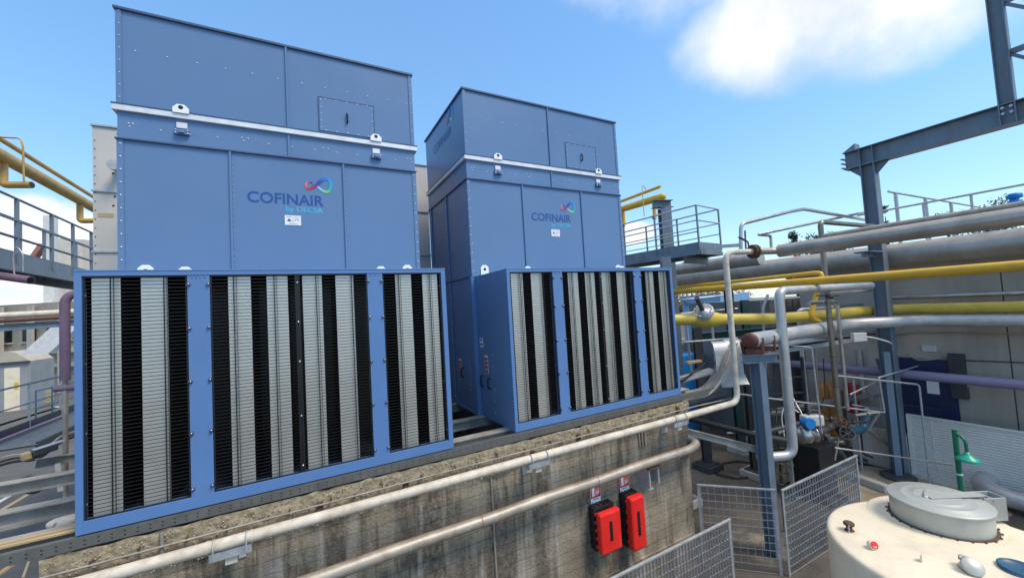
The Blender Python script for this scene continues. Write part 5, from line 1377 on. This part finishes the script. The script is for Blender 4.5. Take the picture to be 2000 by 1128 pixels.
b = MB(); b.hbeam(p0_ - V((0, 0, .48)), p1_ - V((0, 0, .48)), .26, .2); tag(b.build('rack_beam', STEEL), 'steel beam carrying the white and red pipes, far left', 'beam')
c0_ = P(98, 640, 20); b = MB(); b.prism([c0_, c0_ + V((.9, .3, 0)), c0_ + V((-.1, .1, -1.3)), c0_ + V((-1.0, -.2, -1.3))], V((.1, .8, .1))); tag(b.build('metal_chute', GALV), 'sloping pale metal chute on the plant building', 'chute')
for i_, (d_, py, lab) in enumerate(((19, 755, 'blue railing in the yard behind the plum pipe'), (17, 790, 'nearer blue railing in the yard, lower left'))):
    ra, rb2 = P(70, py + 8, d_), P(180, py - 4, d_ + 4); rb2.z = ra.z; t = thing('yard_railing', V((ra.x, ra.y, G)), lab, 'railing', 'blue yard railings')
    for h_ in (0, -.45):
        b = MB(); b.tube([ra + V((0, 0, h_)), rb2 + V((0, 0, h_))], .035, 8); b.build('rail', BLUEP, t)
    for k in range(5):
        q = ra + (rb2 - ra) * k / 4; b = MB(); b.cyl(q, V((q.x, q.y, G)), .03, 8); b.build('post', BLUEP, t)
ps = onZ(40, 792, G); t = thing('plank_stack', ps, 'stack of tan planks on the yard, far left', 'planks')
for k in range(4):
    b = MB(); b.bar(ps + V((-1.6 + .1 * k, .2, .12 + k * .22)), ps + V((1.5, -.1 + .05 * k, .12 + k * .22)), .8, .18); b.build('plank', WOOD, t)
dm = thing('far_silo_group', P(140, 500, 40), 'pale silo tower and inclined red conveyor seen through the left railings', 'silo')
c_ = P(128, 510, 40); b = MB(); b.prism([c_ + V((-1.6, 0, -8)), c_ + V((2.2, 1, -8)), c_ + V((1.2, .6, 2.4)), c_ + V((-1.2, 0, 2.4))], (1, 2, 0)); b.build('silo', PALEWALL, dm)
b = MB(); b.bar(P(62, 510, 40), P(85, 478, 40), .5, .5); b.build('conveyor', mat('orange_red', (.42, .17, .11), .6), dm)
b = MB(); c_ = P(99, 460, 36); b.bar(V((c_.x, c_.y, G)), c_ + V((0, 0, 1.8)), .7, .7, (0, 1, 0)); b.build('stack', GREYBOX, dm)

# ------------------------------------------------------------------ trees


def tree(px, pyt, d, width, m, lab, conifer=False, nleaf=2600, zb=None):
    top_ = P(px, pyt, d); base = V((top_.x, top_.y, G)); H_ = top_.z - G
    t = thing('conifer_tree' if conifer else 'leafy_tree', base, lab, 'tree', 'trees beyond the plant')
    b = MB(); b.cyl(base, base + V((0, 0, H_ * .92)), .22, 10, .04)
    for k in range(9):
        a_ = random.uniform(0, 6.28); z = H_ * random.uniform(.35, .8); rr = width * random.uniform(.5, .9) * (1 - z / H_ if conifer else .8)
        b.cyl(base + V((0, 0, z)), base + V((math.cos(a_) * rr, math.sin(a_) * rr, z + rr * .4)), .06, 6, .015)
    b.build('trunk', BARK, t)
    b = MB(); cl = []
    nclump = 46
    for k in range(nclump):
        a_ = random.uniform(0, 6.28)
        if conifer: z = random.uniform(.15, 1); rr = width * (1.05 - z) * random.uniform(.4, 1); cl.append((V((math.cos(a_) * rr, math.sin(a_) * rr, H_ * z)), width * .22))
        else:
            th = random.uniform(-.7, 1.2); rr = width * random.uniform(.45, .95); cl.append((V((math.cos(a_) * rr * math.cos(th), math.sin(a_) * rr * math.cos(th), H_ - width * .95 + rr * .9 * math.sin(th))), width * .27))
    for k in range(nleaf):
        c_, s_ = random.choice(cl); q = base + c_ + V((random.gauss(0, 1), random.gauss(0, 1), random.gauss(0, .7))) * s_ * .55
        if q.z > top_.z + .1 or q.z < G + .3: continue
        u_ = V((random.gauss(0, 1), random.gauss(0, 1), random.gauss(0, 1))).normalized(); w_ = u_.orthogonal().normalized(); sz = random.uniform(.07, .17) * d / 40
        b.add([q - u_ * sz, q + w_ * sz * .6, q + u_ * sz, q - w_ * sz * .6], [(0, 1, 2, 3)])
    b.build('crown', m, t)


tree(1547, 450, 42, 1.5, LEAFD, 'small dark conifer poking up above the ducts left of the risers', True, 2200)
tree(1606, 446, 40, 2.3, LEAFD, 'dark leafy tree just left of the portal column', False, 3000)
tree(1727, 404, 45, 1.1, LEAFD, 'thin dark conifer right behind the portal column', True, 1400)
tree(1920, 388, 42, 2.6, LEAF, 'rounded olive green tree at the right edge behind the ducts', False, 3500)
tree(1860, 408, 44, 1.8, LEAF, 'low olive tree left of the rounded tree behind the ducts', False, 1800)
for px in (1350, 1385, 1420):
    tree(px, 560, 30, 1.9, LEAFB, {1350: 'brown dry tree beside the right tower, leftmost of three', 1385: 'brown dry tree behind the flanged valve, middle of three', 1420: 'brown dry tree behind the white riser, rightmost of three'}[px], False, 2200)
# railing and blue actuator above the ducts at right
t = thing('roof_railing', onX(1660, 410, 17.6), 'steel guard rails on the roof above the ducts, right', 'railing')
zz = 2.4
for X_, py0, py1, p0_, p1_ in ((17.6, 412, 362, 1720, 2005),):
    a_ = onX(1722, 412, X_); c_ = onX(2005, 360, X_); c_.z = a_.z
    b = MB(); b.tube([a_ + V((0, .6, 0)), c_ - V((0, 2, 0))], .03, 8); b.build('rail', ZINC, t)
    for k in range(4):
        q = a_ + (c_ - a_) * (k / 3); b = MB(); b.cyl(q, V((q.x, q.y, zz)), .03, 8); b.build('post', ZINC, t)
a_ = P(1735, 374, 17); c_ = P(1915, 408, 22); c_.z = a_.z
b = MB(); b.tube([a_, c_], .045, 8); b.build('rail', ZINC, t)
for k in range(4):
    q = a_ + (c_ - a_) * (.06 + k * .28); b = MB(); b.cyl(q, V((q.x, q.y, zz)), .07, 8); b.build('post', ZINC, t)
c_ = P(1982, 390, 9.2); t = thing('blue_actuator', c_ - V((0, 0, .2)), 'blue valve actuator on top of the ducts at the right edge', 'actuator')
b = MB(); b.lathe(c_ - V((0, 0, .13)), (0, 0, 1), [(0, 0), (.10, 0), (.12, .03), (.12, .11), (.07, .13), (.07, .15), (.13, .17), (.13, .25), (.10, .28), (0, .29)], 18); b.build('body', BLUEV, t)
b = MB(); b.cyl(c_ - V((0, 0, .45)), c_ - V((0, 0, .13)), .04, 10); b.build('stem', ZINC, t)
b = MB(); b.tube([c_ + V((0, 0, .1)), c_ + V((-.2, .15, .12)), c_ + V((-.32, .25, -.05)), c_ + V((-.25, .2, -.35))], .012, 6, .12); b.build('hose', ZINC, t)
ypipe('insulated_pipe', 11.2, 2.89, .05, -1.2, -6, CONCPIPE, 'thin clad pipe just above the upper insulated pipe', 12)

# ------------------------------------------------------------------ small plant clutter between the risers
clutter = [
    ('thin_pipe', [P(1590, 640, 10.6), P(1600, 800, 10.6)], .02, INOX, 'thin upright tube left of the tall stainless riser'),
    ('thin_pipe', [P(1500, 575, 11.0), P(1490, 600, 11.0), P(1497, 770, 11.0)], .035, ZINC, 'thin grey upright pipe between the near column and silver riser'),
    ('thin_pipe', [P(1612, 572, 10.0), P(1705, 566, 11.0)], .05, CLADW, 'short pale horizontal pipe left of the portal column, below the yellow pipe'),
    ('thin_pipe', [P(1600, 600, 11.2), P(1705, 592, 12.2)], .03, INOX, 'thin bright horizontal tube behind the dull yellow pipe'),
    ('thin_pipe', [P(1465, 700, 9.3), P(1475, 790, 9.3), P(1500, 792, 9.3)], .03, DARKST, 'dark tube bending low behind the near column'),
    ('thin_pipe', [P(1330, 585, 12.0), P(1440, 574, 13.5)], .03, WHITE, 'upper white handrail behind the flanged yellow valve'),
    ('thin_pipe', [P(1330, 612, 12.0), P(1440, 602, 13.5)], .025, WHITE, 'lower white handrail behind the flanged yellow valve'),
    ('thin_pipe', [P(1340, 630, 9.9), P(1352, 740, 9.9)], .03, ZINC, 'galvanised upright below the yellow valve, nearest the tower'),
    ('thin_pipe', [P(1390, 632, 10.2), P(1398, 705, 10.2)], .03, ZINC, 'galvanised upright below the yellow valve, nearest the white riser'),
    ('thin_pipe', [P(1335, 668, 9.8), P(1440, 660, 10.4)], .025, ZINC, 'galvanised rail below the yellow valve pipe'),
    ('thin_pipe', [P(1712, 700, 10.9), P(1735, 760, 10.9), P(1700, 780, 10.4)], .035, STEEL, 'slanting steel tube at the foot of the portal column'),
    ('thin_pipe', [P(1660, 770, 10.4), P(1712, 745, 10.6), P(1722, 800, 10.6), P(1665, 790, 10.4)], .022, ZINC, 'small looped guard rail left of the slender column'),
    ('thin_pipe', [P(1690, 835, 10.3), P(1735, 868, 10.6)], .04, CONCPIPE, 'short rusty drain pipe running to the low wall stub'),
    ('thin_pipe', [P(1420, 845, 9.6), P(1480, 842, 9.8)], .02, ZINC, 'thin tube lying across the yard behind the strut'),
    ('thin_pipe', [P(1540, 770, 10.2), P(1548, 850, 10.2), P(1575, 858, 9.8)], .03, INOX, 'small tube dropping behind the silver riser to the pump'),
    ('thin_pipe', [P(1608, 700, 9.6), P(1612, 770, 9.6), P(1600, 800, 9.6), P(1622, 812, 9.6)], .012, CABLED, 'dark thin cable dangling beside the stainless riser'),
]
for nm, pts, r_, m_, lab in clutter: pipe(nm, pts, r_, m_, lab, 'pipe', r_ * 3, 10)
for px, py, d_, lab in ((1612, 556, 9.1, 'upper clamp bar on the tall stainless riser'), (1618, 577, 9.1, 'lower clamp bar on the tall stainless riser')):
    c_ = P(px, py, d_); b = MB(); b.bar(c_ - RT * .28, c_ + RT * .26, .03, .03); b.cyl(c_ - RT * .05 - V((0, 0, .02)), c_ + RT * .09 - V((0, 0, .02)), .05, 8); tag(b.build('clamp_bar', DARKST), lab, 'bracket', 'riser clamps')
c_ = P(1663, 768, 12.0); b = MB(); b.bar(V((c_.x, c_.y, G + 1.2)), c_ + V((0, 0, .3)), .42, .25, (.7, -.7, 0)); tag(b.build('red_cabinet', REDS, None, .02), 'red upright cabinet behind the stainless risers', 'cabinet')
for px, lab in ((1607, 'orange gas cylinder left of the tall stainless riser'), (1622, 'orange gas cylinder half hidden by the tall stainless riser')):
    c_ = P(px, 770, 12.0); b = MB(); b.lathe((c_.x, c_.y, G), (0, 0, 1), [(.13, 0), (.13, c_.z - G + .15), (.09, c_.z - G + .28), (.04, c_.z - G + .32), (.04, c_.z - G + .42), (0, c_.z - G + .43)], 14)
    tag(b.build('gas_cylinder', mat('cylinder_' + str(px), (.50, .20, .04), .5, dirt=(.15, .08, .04), dirt_amt=.6, dirt_scale=6)), lab, 'cylinder', 'gas cylinders')
for px, py, d_, rr, lab in ((1641, 822, 9.3, .13, 'rusty valve hand wheel at the foot of the stainless riser'), (1655, 846, 9.6, .16, 'black valve wheel beside the dark blue pipe'), (1600, 835, 9.2, .09, 'small steel hand wheel on the pump outlet')):
    c_ = P(px, py, d_); b = MB(); ax_ = V((-.5, -.6, .6)).normalized(); xo = ax_.orthogonal().normalized(); yo = ax_.cross(xo)
    b.tube([c_ + (xo * math.cos(k * .5236) + yo * math.sin(k * .5236)) * rr for k in range(13)], .014, 6)
    for k in range(3): b.tube([c_ - (xo * math.cos(k * 1.05) + yo * math.sin(k * 1.05)) * rr, c_ + (xo * math.cos(k * 1.05) + yo * math.sin(k * 1.05)) * rr], .01, 6)
    b.cyl(c_, c_ - ax_ * .2, .03, 8); tag(b.build('valve_wheel', RUST if px == 1641 else DARKST), lab, 'valve', 'valve wheels')
c_ = P(1693, 486, 10.4); b = MB(); b.box(c_.x - .3, c_.y - .18, c_.z - .1, 15.6, c_.y + .18, c_.z - .07); b.box(c_.x - .3, c_.y - .02, c_.z - .22, 15.6, c_.y + .02, c_.z - .1); tag(b.build('pipe_bracket', STEEL), 'steel bracket arm on the portal column under the upper insulated pipe', 'bracket')

# ------------------------------------------------------------------ manifold of small dark pipes round the pump
mf = thing('pipe_manifold', onZ(1540, 930, G), 'tangle of small dark rusty pipes and valves low around the pump skid', 'pipework')
random.seed(21)
for k in range(20):
    px = random.uniform(1485, 1690); py = random.uniform(770, 880); d_ = random.uniform(9.4, 11.2); r_ = random.choice((.018, .025, .03, .04))
    a_ = P(px, py, d_); kind = k % 3
    if kind == 0: pts = [a_, a_ + V((random.uniform(.4, .9), random.uniform(-.5, .1), 0)), a_ + V((random.uniform(.4, .9), random.uniform(-.5, .1), -random.uniform(.3, .9)))]
    elif kind == 1: pts = [a_ + V((0, 0, random.uniform(.1, .5))), V((a_.x, a_.y, G + random.uniform(.05, .4))), V((a_.x + .5, a_.y - .2, G + .1))]
    else: pts = [a_ - V((.35, -.2, 0)), a_ + V((.35, -.2, 0))]
    b = MB(); b.tube(pts, r_, 9, r_ * 3); po = b.build('pipe', random.choice((DARKST, RUST, INOX, CONCPIPE, BEAMM)), mf)
    q = (pts[0] + pts[1]) / 2; dd_ = (pts[1] - pts[0]).normalized(); b = MB(); b.cyl(q - dd_ * .03, q + dd_ * .03, r_ * 1.9, 10)
    if k % 2: b.cyl(q, q + V((0, 0, .12)), r_ * .5, 6); b.cyl(q + V((0, 0, .11)), q + V((0, 0, .125)), .05, 10)
    b.build('valve', random.choice((DARKST, RUST, CONCPIPE)), po)
# cables and scraps on the left
cbn = thing('cable_bundle', P(20, 905, 6.6), 'loose bundle of dark and tan cables along the low walkway edge, left', 'cables')
for k in range(3):
    b = MB(); b.tube([P(-30, 905 + k * 6, 6.5), P(30, 885 + k * 7, 6.6), P(75, 890 + k * 4, 6.7), P(118, 850 + k * 6, 6.9), P(150, 840 + k * 5, 7.1)], .014 + .004 * (k % 3), 7, .2); b.build('cable', CABLE if k % 3 == 0 else CABLED, cbn)
b = MB(); b.hbeam(P(70, 905, 6.4), P(160, 890, 6.9), .14, .1, .012, .01); tag(b.build('short_beam', BEAMM), 'short dirty beam stub behind the left tower corner', 'beam')
b = MB(); b.bar(P(112, 905, 6.2), P(118, 960, 6.0), .06, .03); tag(b.build('hanging_strap', BEAMM), 'bent metal strap hanging from the short beam stub', 'strap')
for i_, (pa_, pb2, lab) in enumerate(((P(0, 1118, 3.9), P(45, 1088, 4.0), 'pale split board at the lower left corner'), (P(-10, 1040, 5.2), P(110, 1008, 5.4), 'grey weathered board between the steel beams at left'))):
    b = MB(); b.bar(pa_, pb2, .09, .018); tag(b.build('loose_board', WOOD if i_ == 0 else BEAMM), lab, 'board', 'loose boards')
